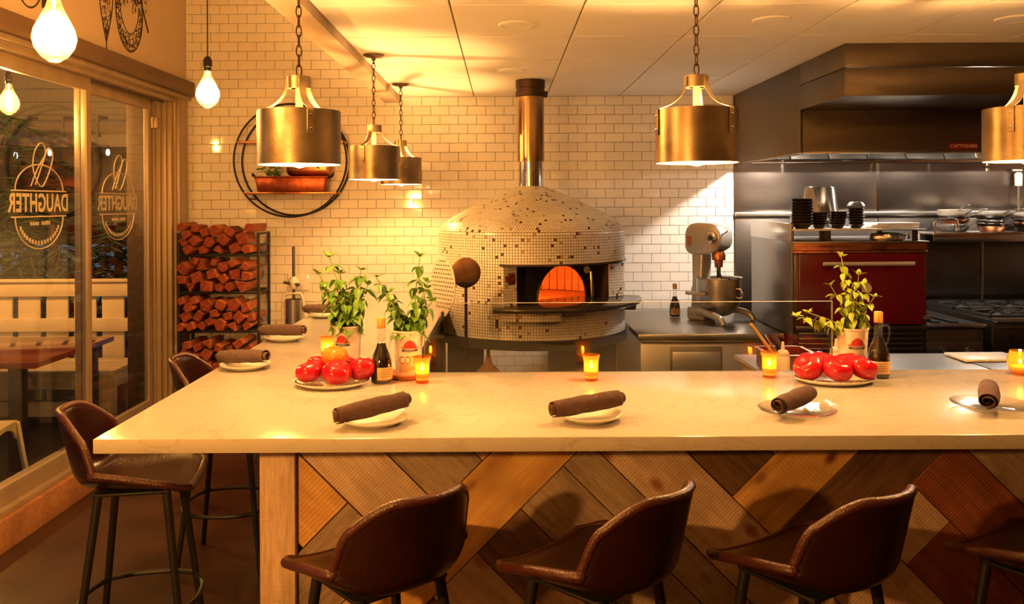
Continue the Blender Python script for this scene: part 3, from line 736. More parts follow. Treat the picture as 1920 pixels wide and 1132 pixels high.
for x, y, a, tl, k, L_, where, i in sets:
    p = link('plate', plate_me if k == 'w' else gplate_me, None, None, (x, y, CT+.0005))
    tag(p, ('small white plate %s' if k == 'w' else 'clear glass plate %s') % where, 'plate', 'place setting plates')
    me = napkin_mesh(L_, i); me.materials.append(M['napkin'] if i < 4 else M['napkin_l'])
    n_ = link('rolled_napkin', me, None, None, (x-.01, y, CT+.0545)); n_.rotation_euler = (0, -R(tl), R(a))
    tag(n_, 'rolled brown cloth napkin on plate %s' % where, 'napkin', 'rolled napkins on the counter')
    sm = n_.modifiers.new('s', 'SOLIDIFY'); sm.thickness = .0022; sm.offset = 0

# ============================================================ TOMATO PLATTERS
def tomato_mesh(seed, lobes=6):
    q = random.Random(seed); mb = MB(); n, m = 40, 18; vs_ = []
    ph = q.uniform(0, 6)
    for j in range(m+1):
        th = PI*j/m
        for i in range(n):
            a = 2*PI*i/n
            lob = 1+.045*math.cos(lobes*a+ph)*(.35+.65*abs(math.cos(th)))*math.sin(th)**.5 if 0 < j < m else 1
            r = math.sin(th)*lob; z = math.cos(th)*.80
            z -= .20*math.exp(-(th/.42)**2)       # dimple at the stem
            z += .06*math.exp(-((PI-th)/.5)**2)
            z += .03*math.cos(a+ph)*math.sin(th)
            vs_.append((r, 0, 0) if False else (r*math.cos(a), r*math.sin(a), z))
    fs_ = [(j*n+i, j*n+(i+1) % n, (j+1)*n+(i+1) % n, (j+1)*n+i) for j in range(m) for i in range(n)]
    mb.add(vs_, fs_); return mb.mesh('flesh', angle=90)
tm = [tomato_mesh(s, l) for s, l in ((1,5),(2,6),(3,7))]
scar = MB().lathe([(0,.62),(.07,.63),(.11,.60),(.08,.57)], 10).mesh('stem_scar')
def tomato(x, y, z, r, tilt, az, col, label, grp, v=0):
    t = thing('tomato', label, 'tomato', (x, y, z), 0, grp)
    t.rotation_euler = (tilt*math.cos(az), tilt*math.sin(az), az)
    r *= .95; me = tm[v].copy(); me.materials.append(M[col]); o = link('flesh', me, None, t); o.scale = (r, r, r)
    s = scar.copy(); s.materials.append(M['stem']); o = link('stem_scar', s, None, t); o.scale = (r, r, r)
def platter(x, y, rx, ry, label):
    t = thing('platter', label, 'platter', (x, y, CT+.0005))
    o = MB().lathe([(0,.005),(.70,.005),(.80,.009),(.97,.020),(1,.0215),(.99,.017),(.78,.002),(.6,0),(0,0)], 56).obj('dish', M['white_c'], t); o.scale = (rx, ry, 1)
    for i in range(44):
        a = 2*PI*i/44; MB().lathe([(0,.0),(.004,.001),(.004,.003),(0,.004)], 6).obj('rim_bead', M['ink'], t, loc=(rx*.955*math.cos(a), ry*.955*math.sin(a), .0195))
platter(-.664, 3.31, .145, .125, 'white platter with dark beaded rim under the red and orange tomatoes')
platter(1.289, 3.32, .155, .115, 'white platter with dark beaded rim holding only red tomatoes')
TZ = CT+.018
L1 = 'tomatoes on the mixed platter'; L2 = 'tomatoes on the all-red platter'
for x, y, z, r, tl, az, c, lb, v in ((-.745,3.275,.042,.055,.25,2.2,'tomato','glossy red tomato at the napkin side of mixed platter',0),(-.635,3.255,.044,.060,.35,3.3,'tomato','large red tomato at the front of mixed platter',1),
    (-.548,3.315,.045,.056,.7,5.0,'tomato','red tomato leaning against the dark oil bottle',2),(-.735,3.375,.045,.052,.2,.4,'tomato','red tomato at the back of mixed platter, left of orange one',1),
    (-.628,3.395,.046,.052,.2,1.0,'tomato','red tomato behind orange one, close to basil tin',0),(-.655,3.325,.092,.055,.12,.5,'tomato_o','orange tomato perched on top of the red ones',2)):
    tomato(x, y, TZ+z, r, tl, az, c, lb, L1, v)
for x, y, z, r, tl, az, lb, v in ((1.185,3.31,.045,.062,.8,2.6,'red tomato at the squeeze bottle end of all-red platter',0),(1.280,3.265,.046,.060,.5,3.3,'red tomato front middle of all-red platter',1),(1.383,3.285,.046,.060,.4,4.0,'red tomato at the oil bottle end of all-red platter',2),
    (1.265,3.375,.052,.056,.3,.8,'red tomato back middle of all-red platter',2),(1.362,3.385,.05,.050,.3,1.8,'red tomato tucked before the basil tin on all-red platter',1)):
    tomato(x, y, TZ+z, r, tl, az, 'tomato', lb, L2, v)

# ============================================================ BOTTLES
def bottle(name_label, x, y, z, s, handle, rz=0):
    t = thing('oil_bottle', name_label, 'bottle', (x, y, z), rz)
    g = MB().lathe([(0,.002),(.038,.002),(.0425,.008),(.0425,.055),(.040,.085),(.033,.115),(.022,.140),(.0165,.158),(.0150,.175),(.0150,.208),(.0175,.212),(.0175,.222),(.013,.224)], 32).obj('glass_body', M['clear'], t)
    MB().lathe([(0,.004),(.036,.004),(.0405,.010),(.0405,.055),(.038,.084),(.031,.113),(.0205,.138),(.0150,.157),(0,.159)], 32).obj('dark_contents', M['oil'], t)
    MB().lathe([(.0155,.214),(.0165,.216),(.0168,.252),(.015,.256),(0,.256)], 24).obj('cap', M['cork'], t)
    lb = MB().lathe([(.0430,.018),(.0432,.0185),(.0432,.066),(.0430,.0665)], 16, a0=-PI/2-.95, a1=-PI/2+.95).obj('label', M['paper'], t)
    mb = MB()
    for i in range(4): mb.lathe([(.0434,.030+.009*i),(.0434,.0325+.009*i)], 8, a0=-PI/2-.6+.05*(i % 2), a1=-PI/2+.55-.1*(i % 3))
    mb.obj('label_print', M['paper_ink'], lb)
    if handle: MB().tube(smooth_path([(.013,0,.200),(.034,0,.203),(.043,0,.188),(.041,0,.160),(.033,0,.134),(.026,0,.128)], 5), .0042, 8).obj('handle', M['clear'], t)
    t.scale = (s, s, s); return t
bottle('dark vinegar bottle with gold cap beside the mixed tomatoes', -.477, 3.345, CT+.001, 1.0, True, R(40))
bottle('dark vinegar bottle with looped handle beside all-red tomatoes', 1.50, 3.41, CT+.001, 1.02, True)
bottle('small dark bottle standing on the steel worktable by tiled wall', 1.36, 6.75, .922, 1.02, False)

# ============================================================ CANDLES
def candle(x, y, kind, lab, rz=0):
    t = thing('votive_candle', lab, 'candle', (x, y, CT+.0005), rz, 'amber votive candles on the counter')
    if kind == 't':
        pr = [(.0,.004),(.022,.004),(.0245,.0),(.0265,.004),(.024,.012),(.0275,.022),(.0295,.040),(.0290,.060),(.0300,.080),(.0355,.099),(.0365,.103),(.0350,.103),(.0285,.080),(.0275,.060),(.0280,.040),(.0255,.022),(.02,.012),(0,.010)]
        MB().lathe(pr, 32).obj('glass_cup', M['amber_glass'], t); zf = .058; rw = .0255; z0 = .013
    else:
        pr = [(0,.004),(.024,.004),(.027,0),(.030,.004),(.041,.020),(.0485,.042),(.0475,.062),(.040,.088),(.038,.096),(.0365,.096),(.0385,.088),(.046,.062),(.047,.042),(.0395,.021),(.028,.009),(0,.009)]
        MB().lathe(pr, 32).obj('glass_cup', M['amber_glass'], t); zf = .052; rw = .034; z0 = .016
    w_ = MB().lathe([(0,z0),(rw-.003,z0),(rw,z0+.012),(rw-.001,zf-.018),(0,zf-.020)], 20).obj('wax', M['wax'], t)
    MB().cyl((0,0,zf-.021), (0,0,zf-.010), .0012, 6).obj('wick', M['ink'], w_)
    MB().lathe([(0,zf-.012),(.005,zf-.008),(.0072,zf-.001),(.0055,zf+.006),(.002,zf+.012),(0,zf+.015)], 12).obj('flame', M['flame'], t)
    point_light('candle_light', t, (0,0,zf+.012), CANDLE_W, AMBER, .006)
candle(-.318, 3.345, 't', 'lit amber votive beside the lettered basil tin', 0)
candle(.347, 3.37, 't', 'lit amber votive standing alone before the pizza oven', 0)
candle(1.064, 3.41, 't', 'lit amber votive beside the all-red tomato platter', 0)
candle(2.09, 3.45, 'r', 'round-bellied amber candle glass before the stove', 0)
candle(-.795, 3.86, 't', 'lit amber votive half hidden behind the basil tin on the side leg', 0)

# ============================================================ BASIL IN TINS
def leaf_mesh(curl, fold):
    mb = MB(); nu, nv = 8, 4; vs_ = []
    for i in range(nu+1):
        t = i/nu; wd = .50*math.sin(PI*t**.75)**.85*(1-.25*t) if 0 < t < 1 else 0.0
        for j in range(nv+1):
            s = -1+2*j/nv
            vs_.append((t, s*wd*.62, fold*abs(s)*wd*.5-curl*t*t+.05*math.sin(t*9)*abs(s)*.3))
    fs_ = [(i*(nv+1)+j, i*(nv+1)+j+1, (i+1)*(nv+1)+j+1, (i+1)*(nv+1)+j) for i in range(nu) for j in range(nv)]
    mb.add(vs_, fs_); return mb.mesh('leaf', angle=90)
def leafset(m): 
    out = []
    for cu, fo in ((.35,.5),(.6,.35),(.15,.7)):
        me = leaf_mesh(cu, fo); me.materials.append(M[m]); out.append(me)
    return out
LV = leafset('leaf'); LV2 = leafset('leaf2')
def tin(t, red_dx, rz, cott=False):
    po = MB().lathe([(0,0),(.049,0),(.0505,.003),(.0605,.178),(.0635,.181),(.0635,.187),(.060,.187),(.059,.178),(.049,.01)], 40).obj('tin_pot', M['tin'], t)
    MB().lathe([(0,.172),(.040,.173),(.0588,.170)], 20).obj('soil', M['soil'], t)
    def wrap(poly, z0, s, rad_off, mt, name):
        # polygon in (angle*r, z) wrapped round the tin
        vs_ = []; 
        for px, pz in poly:
            z = z0+pz*s; rr = .0505+(.010*(z-.003)/.175)+rad_off; a = -PI/2+rz+px*s/rr; vs_.append((rr*math.cos(a), rr*math.sin(a), z))
        mb = MB(); mb.add(vs_, [tuple(range(len(vs_)))]); return mb
    def strip(pts_lo, pts_hi, z0, s, off, mt, name):
        mb = MB(); vs_ = []
        for (a, b) in zip(pts_lo, pts_hi):
            for px, pz in (a, b):
                z = z0+pz*s; rr = .0507+(.010*(z-.003)/.175)+off; an = -PI/2+rz+px*s/rr; vs_.append((rr*math.cos(an), rr*math.sin(an), z))
        n = len(pts_lo); mb.add(vs_, [(2*i, 2*i+1, 2*i+3, 2*i+2) for i in range(n-1)]); mb.obj(name, mt, po)
    n = 16; xs = [-1+2*i/n for i in range(n+1)]
    strip([(x, .0) for x in xs], [(x, .12+.62*max(0, 1-(x/.72)**2)**.5*(1 if abs(x) < .72 else 0)+.18*(1-abs(x))) for x in xs], .118, .036, .0006, M['print_red'], 'red_emblem')
    strip([(x, -.28+.06*x*x) for x in xs], [(x, .0+.03*x*x) for x in xs], .114, .034, .0007, M['print_navy'], 'navy_band')
    for k in range(5): strip([(-.62+.25*k+.02, -.19), (-.62+.25*k+.15, -.19)], [(-.62+.25*k+.02, -.08), (-.62+.25*k+.15, -.08)], .114, .034, .0010, M['tin'], 'band_mark')
    strip([(-1.1+.1*i, -.8-.12*math.sin(i*.3)) for i in range(23)], [(-1.1+.1*i, -.2+.22*math.sin(i*.25)) for i in range(23)], .058, .040, .0005, M['print_tan'], 'tan_panel')
    if cott:
        me = text_mesh('COTT', .034, .0002)
        for v in me.vertices:
            z = .070+v.co.y*1.3; rr = .0517+(.010*(z-.003)/.175)+v.co.z; a = -PI/2+rz+v.co.x/rr; v.co = (rr*math.cos(a), rr*math.sin(a), z)
        link('tin_lettering', me, M['paper_ink'], po)
    else:
        for k in range(3): strip([(-.9, -.02*k), (.5-.2*k, -.02*k)], [(-.9, .05-.02*k), (.5-.2*k, .05-.02*k)], .094-.007*k, .03, .0007, M['paper_ink'], 'print_line')
def basil(x, y, label, stems, seed, leaves, ls, droop=.4, cott=False, saucer=False, rz=0):
    q = random.Random(seed); z0 = CT+.0005
    t = thing('potted_basil', label, 'potted plant', (x, y, z0))
    if saucer:
        sc_ = tag(thing('saucer', None, None), 'terracotta saucer under the lettered basil tin', 'saucer'); sc_.location = (x, y, CT+.0005)
        MB().lathe([(0,.0),(.066,0),(.080,.018),(.084,.018),(.085,.022),(.079,.022),(.064,.006),(0,.006)], 40).obj('dish', M['terracotta'], sc_)
        t.location.z = CT+.0072
    tin(t, 0, rz, cott)
    cnt = 0
    for (bx, by, tx, ty, tz, nn) in stems:
        pts = smooth_path([(bx, by, .168), (bx+(tx-bx)*.35, by+(ty-by)*.35, .17+(tz-.17)*.5), (tx, ty, tz)], 6)
        MB().tube(pts, [.0032-.0016*i/(len(pts)-1) for i in range(len(pts))], 6).obj('stalk', M['stalk'], t)
        rot = q.uniform(0, PI)
        for k in range(nn):
            f = .12+.88*k/(nn-1); p = pts[min(len(pts)-1, int(f*(len(pts)-1)))]
            rot += PI/2+q.uniform(-.4, .4)
            top_ = k == nn-1
            for sd in ((0, 2*PI/3+.2, 4*PI/3-.1, PI/5) if not top_ else (0, PI/2, PI, 1.5*PI)):
                sz = ls*(q.uniform(.75, 1.15))*(1.08-.34*f if not top_ else .55)
                el = R(q.uniform(-55, 15)) if not top_ else R(q.uniform(30, 70))
                el -= droop*(1-f)
                az = rot+sd+q.uniform(-.35, .35)
                o = link('leaf', leaves[q.randrange(3)], None, t, p + Vector((math.cos(az), math.sin(az), 0))*.006)
                o.rotation_euler = Matrix.Rotation(az, 3, 'Z').to_4x4().__matmul__(Matrix.Rotation(-el, 4, 'Y')).__matmul__(Matrix.Rotation(q.uniform(-.5, .5), 4, 'X')).to_euler()
                o.scale = (sz, sz*1.12, sz); cnt += 1
    return t
qa = random.Random(21)
sa_ = [(0,0,-.075,.0,.475,8),(-.02,.01,-.125,.02,.40,7),(.02,0,.06,0,.42,8),(.0,.02,-.04,.05,.40,7),(-.02,-.02,-.09,-.05,.34,6),(.02,-.02,.095,-.03,.36,7),(.03,.01,.055,.05,.37,6),(0,-.03,-.02,-.06,.31,5),(.01,-.01,.02,-.02,.30,5)]
basil(-.664, 3.64, 'bushy green basil in a printed tin behind mixed tomatoes', sa_, 5, LV, .063, .45, rz=-.25)
sb_ = [(-.02,0,-.125,-.02,.40,7),(.02,0,.05,0,.48,8),(-.02,.02,-.085,.04,.33,6),(.02,-.02,.085,-.03,.38,7),(.03,.02,.075,.03,.35,6),(-.01,-.02,-.06,-.05,.30,5),(.03,-.01,.10,-.01,.30,5)]
basil(-.385, 3.455, 'green basil in a tin lettered COTT, on a terracotta saucer', sb_, 9, LV, .058, .35, True, True, rz=.25)
sd_ = [(0,0,-.045,0,.475,9),(.01,0,.03,.01,.40,7),(-.01,0,-.09,.0,.36,5),(.02,0,.09,0,.31,5),(-.02,-.01,-.24,-.02,.235,8),(.02,.01,.06,.03,.36,5),(0,-.01,-.02,-.03,.33,5),(-.02,0,-.19,-.03,.25,5)]
basil(1.432, 3.497, 'leggy yellow-green basil in a printed tin behind all-red tomatoes', sd_, 14, LV2, .050, .5, rz=-.05)
# ============================================================ PENDANT LAMPS
def make_pendant(label):
    t = thing('pendant_lamp', label, 'pendant lamp', (0,0,1.97), 0, 'galvanised drum pendant lamps')
    D = .1535; hh = .20
    MB().lathe([(D-.002, 0), (D, 0), (D, hh), (D-.002, hh), (D-.002, 0)], 64).obj('shade', [M['shade']], t)
    MB().lathe([(D-.0028, .001), (D-.0028, hh-.001)], 64).obj('shade_lining', M['shade_in'], t)
    MB().lathe([(.030,.285),(.0435,.285),(.0435,.330),(.030,.332),(0,.332)], 32).obj('cap', M['shade'], t)
    for k in range(3):
        a = R(-62+120*k); ca, sa = math.cos(a), math.sin(a)
        prof = [(.045,.325),(.045,.300),(.052,.275),(.072,.245),(.105,.220),(.140,.206),(D+.003,.198),(D+.004,.17),(D+.004,.105)]
        pts = smooth_path([(r_*ca, r_*sa, z) for r_, z in prof], 3)
        s_ = MB().strap(pts, (-sa, ca, 0), .026, .0035).obj('strap', M['shade'], t, .0008, seg=1)
        for z in (.175, .125): MB().lathe([(0,.004),(.004,.003),(.005,0)], 8).obj('rivet', M['chrome'], s_, loc=((D+.006)*ca, (D+.006)*sa, z), rot=(0, R(90), a))
    MB().cyl((0,0,.150), (0,0,.290), .0135, 16).obj('socket', M['socket'], t)
    MB().lathe([(0,-.012),(.018,-.008),(.030,.012),(.033,.035),(.028,.065),(.017,.10),(.014,.15)], 24).obj('bulb', M['bulb_on'], t)
    ctop = CZ-1.97
    mb = MB(); z = .334; i = 0; L_ = .046
    while z < ctop-.03:
        pts = []
        for k in range(16):
            a = 2*PI*k/16; x = .0095*math.cos(a); zz = z+L_/2-.004+(L_/2)*math.sin(a)
            pts.append((x, 0, zz) if i % 2 == 0 else (0, x, zz))
        mb.tube(pts, .0028, 6, closed=True); z += L_-.009; i += 1
    mb.obj('chain', M['chain'], t)
    MB().lathe([(0,ctop-.035),(.012,ctop-.035),(.014,ctop-.02),(.045,ctop-.014),(.064,ctop-.004),(.064,ctop-.0005)], 32).obj('canopy', M['chain'], t)
    point_light('pendant_light', t, (0,0,.070), PENDANT_W, WARM, .02)
    return t
PL = 'aged metal drum pendant lamp %s'
pspots = [((-.76, 3.20), 0, PL % 'over the bar corner, largest against the ring shelf'), ((-.775, 5.16), 75, PL % 'over the side leg, middle of its row'), ((-.76, 6.42), 110, PL % 'over the side leg, closest to the tiled wall'),
          ((.735, 3.22), 12, PL % 'over the bar between oven flue and hood'), ((1.985, 3.22), 40, PL % 'over the bar in front of the steel hood')]
p0 = make_pendant(pspots[0][2])
for i, ((x, y), a, lab) in enumerate(pspots):
    p = p0 if i == 0 else copy_tree(p0)
    p.location = (x, y, 1.97); p.rotation_euler = (0, 0, R(a)); p['label'] = lab

# ============================================================ EDISON BULBS
def make_edison(label, ztop, z):
    t = thing('edison_bulb', label, 'light bulb', (0,0,z), 0, 'bare filament bulbs on cords')
    MB().lathe([(0,-.085),(.014,-.083),(.036,-.068),(.054,-.042),(.061,-.015),(.056,.012),(.040,.045),(.024,.078),(.017,.10),(.0165,.115)], 32).obj('glass', M['bulb_glass'], t)
    mb = MB()
    pts = []
    for k in range(97):
        a = k/96*2*PI*9; pts.append((.017*math.cos(a), .017*math.sin(a), -.062+.125*k/96))
    mb.tube(pts, .0018, 5); mb.obj('filament', M['filament'], t)
    MB().cyl((0,0,.06), (0,0,.115), .004, 8).obj('stem', M['bulb_on'], t)
    MB().lathe([(.0175,.108),(.019,.112),(.019,.126),(.0225,.130),(.0225,.165),(.012,.182),(.006,.186)], 20).obj('socket', M['black_metal'], t)
    MB().cyl((0,0,.18), (0,0,ztop-z), .0032, 8).obj('cord', M['black_metal'], t)
    point_light('edison_light', t, (0,0,-.005), EDISON_W, WARM, .015)
    return t
e0 = make_edison('large bare filament bulb hanging before the door header', HZ, 2.325); e0.location = (-1.31, 2.5, 2.325)
for (x, y, z, lab) in ((-1.53, 4.44, 2.41, 'bare filament bulb on black cord in front of tiled wall corner'), (-1.45, .45, 1.80, 'added unseen filament bulb hanging low over the dining floor')):  # the low one is added out of view to light the plank front
    e = copy_tree(e0); e.location = (x, y, z); e['label'] = lab
    if y < 1:
        for c in e.children:
            if c.type == 'LIGHT': l = c.data.copy(); l.energy = 135; l.shadow_soft_size = .05; c.data = l
    if x > -.9:
        for c in e.children:
            if c.name.startswith('cord'): c.scale = (1, 1, (CZ-z)/(HZ-2.325))
ep = copy_tree(e0); ep.location = (-3.05, 5.28, 2.47); ep['label'] = 'bare filament bulb glimpsed out on the patio through door glass'
for c in ep.children:
    if c.type == 'LIGHT':
        l = c.data.copy(); l.energy = 22; c.data = l

e2 = copy_tree(ep); e2.location = (-4.35, 6.35, 2.72); e2['label'] = 'added unseen filament bulb hanging over the patio bench'  # extra bulb added out of view to brighten the fence and patio
for c in e2.children:
    if c.type == 'LIGHT': l = c.data.copy(); l.energy = 260; c.data = l
# ============================================================ RING SHELF
rs = thing('ring_shelf', 'black double-hoop wall shelf with two copper boards', 'wall shelf', (-1.735, WY, 2.185))
for yy, rr in ((-.215, .462), (-.025, .452)):
    MB().tube([(rr*math.cos(2*PI*i/72), yy, rr*math.sin(2*PI*i/72)) for i in range(72)], .0085, 8, closed=True).obj('hoop', M['black_metal'], rs)
for zz in (.155, -.265):
    hw = math.sqrt(.455**2-zz**2)+.01
    MB().box(-hw, hw, -.225, -.015, zz-.012, zz+.006).obj('shelf_board', M['copper'], rs, .003)
for a in (0.9, 2.2, 3.9, 5.5): MB().cyl((.457*math.cos(a), -.215, .457*math.sin(a)), (.452*math.cos(a), -.010, .452*math.sin(a)), .006, 8).obj('spacer', M['black_metal'], rs)
# copper ware on its lower board
cp = thing('copper_roaster', 'long hammered copper roasting pan on the ring shelf', 'pan', (-1.735, WY-.125, 2.185-.2585))
MB().prism([(-.275,.0),(.275,.0),(.295,.125),(-.295,.125)], 'y', -.085, .085).obj('body', M['copper_red'], cp, .014)
MB().box(-.303, .303, -.093, .093, .118, .130).obj('rim', M['copper_red'], cp, .005)
for sx in (-1, 1): MB().tube(smooth_path([(sx*.295,-.03,.115),(sx*.325,-.03,.135),(sx*.335,-.0,.155),(sx*.325,.03,.135),(sx*.295,.03,.115)], 5), .006, 8).obj('handle', M['black_metal'], cp)
c2 = thing('copper_pot', 'oval copper pot lying behind the long roasting pan', 'pot', (-1.60, WY-.10, 2.185-.2585+.131))
MB().box(-.19, .19, -.07, .07, 0, .13).obj('body', M['copper'], c2, .05, seg=5)
MB().tube(smooth_path([(-.10,-.072,.065),(-.06,-.10,.085),(.0,-.105,.085),(.05,-.10,.085),(.09,-.072,.065)], 5), .006, 8).obj('handle', M['black_metal'], c2)
hb = thing('herb_bunch', 'dark green herb sprig lying in the copper roasting pan', 'plant', (-1.90, WY-.12, 2.185-.2585+.125))
q = random.Random(4)
for i in range(60):
    o = link('leaf', LV[i % 3], None, hb, (q.gauss(0,.045), q.gauss(0,.025)-.01, q.uniform(.0,.085))); s_ = q.uniform(.03,.05)
    o.scale = (s_, s_*.8, s_); o.rotation_euler = (q.uniform(-1,1), q.uniform(-1.2,.6), q.uniform(0,6.28))
# coil of copper on the upper board
cc = thing('copper_ladle', 'small copper dish with curved handle on the upper ring shelf board', 'dish', (-1.735+.36, WY-.12, 2.185+.162))
MB().lathe([(0,.0),(.035,0),(.055,.03),(.057,.03),(.037,-.0),(0,-.001)], 24).obj('bowl', M['copper'], cc)
MB().tube(smooth_path([(-.05,0,.028),(-.09,0,.055),(-.13,0,.05),(-.15,0,.02)], 5), .005, 8).obj('handle', M['copper_red'], cc)

# ============================================================ FIREWOOD RACK
RK0, RK1, RY0, RY1 = -2.612, -1.955, 6.85, 7.17
rack = thing('firewood_rack', 'black metal shelving rack stacked with firewood in corner', 'rack', (0, 0, 0))
LVL = [1.43, 1.13, .82, .50, .16]
for x in (RK0+.008, RK1-.008):
    for y in (RY0+.008, RY1-.008): MB().box(x-.010, x+.010, y-.010, y+.010, 0, 1.60).obj('post', M['black_metal'], rack, .002)
for z in LVL:
    for y in (RY0+.008, RY1-.008): MB().box(RK0, RK1, y-.008, y+.008, z-.022, z).obj('shelf_rail', M['black_metal'], rack, .002)
    for x in (RK0+.008, RK1-.008): MB().box(x-.008, x+.008, RY0, RY1, z-.022, z).obj('side_rail', M['black_metal'], rack, .002)
    for i in range(4): MB().box(RK0, RK1, RY0+.06+.06*i, RY0+.085+.06*i, z-.010, z).obj('shelf_slat', M['black_metal'], rack)
for z in (1.59, 1.50): MB().box(RK1-.016, RK1, RY0, RY1, z-.008, z+.008).obj('side_rail', M['black_metal'], rack, .002)
q = random.Random(19)
WH = ['top', 'second', 'third', 'fourth', 'lowest']
for li, z in enumerate(LVL):
    top_z = z + (.262 if li == 0 else (.286 if li < 3 else .27)); circ = []; fails = 0
    while fails < 40 and len(circ) < 30:
        r_ = q.uniform(.032, .054); best = None
        for k in range(30):
            x = q.uniform(RK0+.02+r_, RK1-.022-r_); zc = z+r_+.001
            for (cx_, cz_, cr_) in sorted(circ, key=lambda c: c[1]):
                dx = abs(x-cx_)
                if dx < r_+cr_: zc = max(zc, cz_+math.sqrt((r_+cr_)**2-dx*dx)) if math.hypot(dx, zc-cz_) < r_+cr_ else zc
            if all(math.hypot(x-c[0], zc-c[1]) >= r_+c[2]-1e-4 for c in circ) and (best is None or zc < best[1]): best = (x, zc)
        if best is None or best[1]+r_ > top_z: fails += 1; continue
        circ.append((best[0], best[1], r_))
        n = q.choice([3, 4, 4, 4, 5]); a0 = q.uniform(0, 2*PI); rr = r_*(1.12 if n == 3 else 1.05)
        P_ = [(rr*math.cos(a0+2*PI*(i+q.uniform(-.16,.16))/n), rr*math.sin(a0+2*PI*(i+q.uniform(-.16,.16))/n)) for i in range(n)]
        ln = q.uniform(.27, .345); y0 = RY0-.085+q.uniform(-.03, .05)
        mb = MB()
        mb.v = [(0, a, b) for a, b in P_] + [(ln, a*q.uniform(.88,1), b*q.uniform(.88,1)) for a, b in P_]
        mb.f = [tuple(range(n))[::-1], tuple(range(n, 2*n))] + [(i, (i+1) % n, n+(i+1) % n, n+i) for i in range(n)]
        bark = q.randrange(n); mb.m = [1, 1] + [2 if (i == bark and q.random() < .35) else 0 for i in range(n)]
        o = mb.obj('firewood_log', [M['firewood'], M['firewood_end'], M['bark']], None, .003, seg=1)
        o.location = (best[0], y0, best[1]); o.rotation_euler = (q.gauss(0, .03), 0, R(90)+q.gauss(0, .05))
        tag(o, 'split red-brown firewood log on the %s shelf of the rack' % WH[li], 'log', 'firewood logs on the rack')

# press with white arch by the wall
ps = thing('hand_press', 'white arched hand press with steel cylinder and upright rod by tiled wall', 'press', (-1.71, 6.98, 0))
MB().tube(smooth_path([(-.085,0,.80),(-.09,0,.95),(-.085,0,1.06),(-.05,0,1.095),(.02,0,1.095),(.065,0,1.08),(.09,0,.95),(.105,0,.82)], 6), .013, 10).obj('frame', M['white_pl'], ps)
MB().lathe([(0,.80),(.07,.80),(.07,1.05),(.066,1.05),(.066,.82),(0,.82)], 28).obj('cylinder', M['steel_z'], ps)
MB().cyl((0,0,1.02), (0,0,1.48), .012, 10).obj('rod', M['steel_dk'], ps)
hub = MB().lathe([(0,1.13),(.03,1.135),(.045,1.17),(.04,1.21),(.02,1.235),(0,1.235)], 20).obj('hub', M['white_pl'], ps)
MB().cyl((-.075,-.03,1.19), (.055,-.03,1.17), .012, 10).obj('crank', M['steel_dk'], hub)
MB().box(-.14, .16, -.12, .12, .76, .80).obj('base_board', M['white_pl'], ps, .006)
for sx in (-.11, .13): MB().box(sx-.02, sx+.02, -.10, .10, 0, .76).obj('leg', M['steel_dk'], ps, .004)
MB().box(-1.81, -1.63, WY-.018, WY-.0092, 1.10, 1.24).obj('outlet_plate', M['tile'], None, .012, seg=3)
tag(bpy.data.objects['outlet_plate'], 'pale rounded wall plate behind the hand press', 'wall plate')

# ============================================================ PIZZA OVEN
OX, OY, OR = .21, 6.27, .68
ov = thing('pizza_oven', 'domed pizza oven clad in cream mosaic with scattered brown tiles', 'oven', (OX, OY, 0))
Zb, Zs, Zl, Zd = .92, 1.14, 1.42, 1.61
A0, A1, AC = R(-18), R(92), R(37)
def az(a, r, z=0): return Vector((r*math.sin(a), -r*math.cos(a), z))     # a = 0 faces the room
dome = [(.68,1.61),(.672,1.635),(.655,1.66),(.627,1.688),(.585,1.718),(.53,1.748),(.46,1.784),(.373,1.828),(.29,1.866),(.216,1.900),(.15,1.925),(.098,1.944)]
def ring(mb, r, z0, z1, a0, a1, n=64, dr=0):
    vs_ = []
    for i in range(n+1):
        a = a0+(a1-a0)*i/n; vs_ += [az(a, r, z0), az(a, r+dr, z1)]
    mb.add(vs_, [(2*i, 2*i+2, 2*i+3, 2*i+1) for i in range(n)])
core = MB(); rc = OR-.003
ring(core, rc, Zb, Zs-.026, 0, 2*PI, 96); ring(core, rc, Zl, Zd, 0, 2*PI, 96); ring(core, rc, Zs-.026, Zl, A1, A0+2*PI, 80)
for i in range(len(dome)-1):
    r0, z0 = dome[i]; r1, z1 = dome[i+1]; ring(core, r0-.003, z0, z1, 0, 2*PI, 96, r1-r0)
n_ = Vector((math.sin(AC), -math.cos(AC), 0)); t_ = Vector((math.cos(AC), math.sin(AC), 0))
dch = OR*math.cos(R(55)); hch = OR*math.sin(R(55))
S0, S1 = -.441, .404
def cp_(s, z, e=0): return n_*(dch-e) + t_*s + Vector((0,0,z))
for sA, sB in ((-hch, S0), (S1, hch)): core.add([cp_(sA,Zs), cp_(sB,Zs), cp_(sB,Zl), cp_(sA,Zl)], [(0,1,2,3)])
core.obj('grout_shell', M['mosaic_g'], ov)
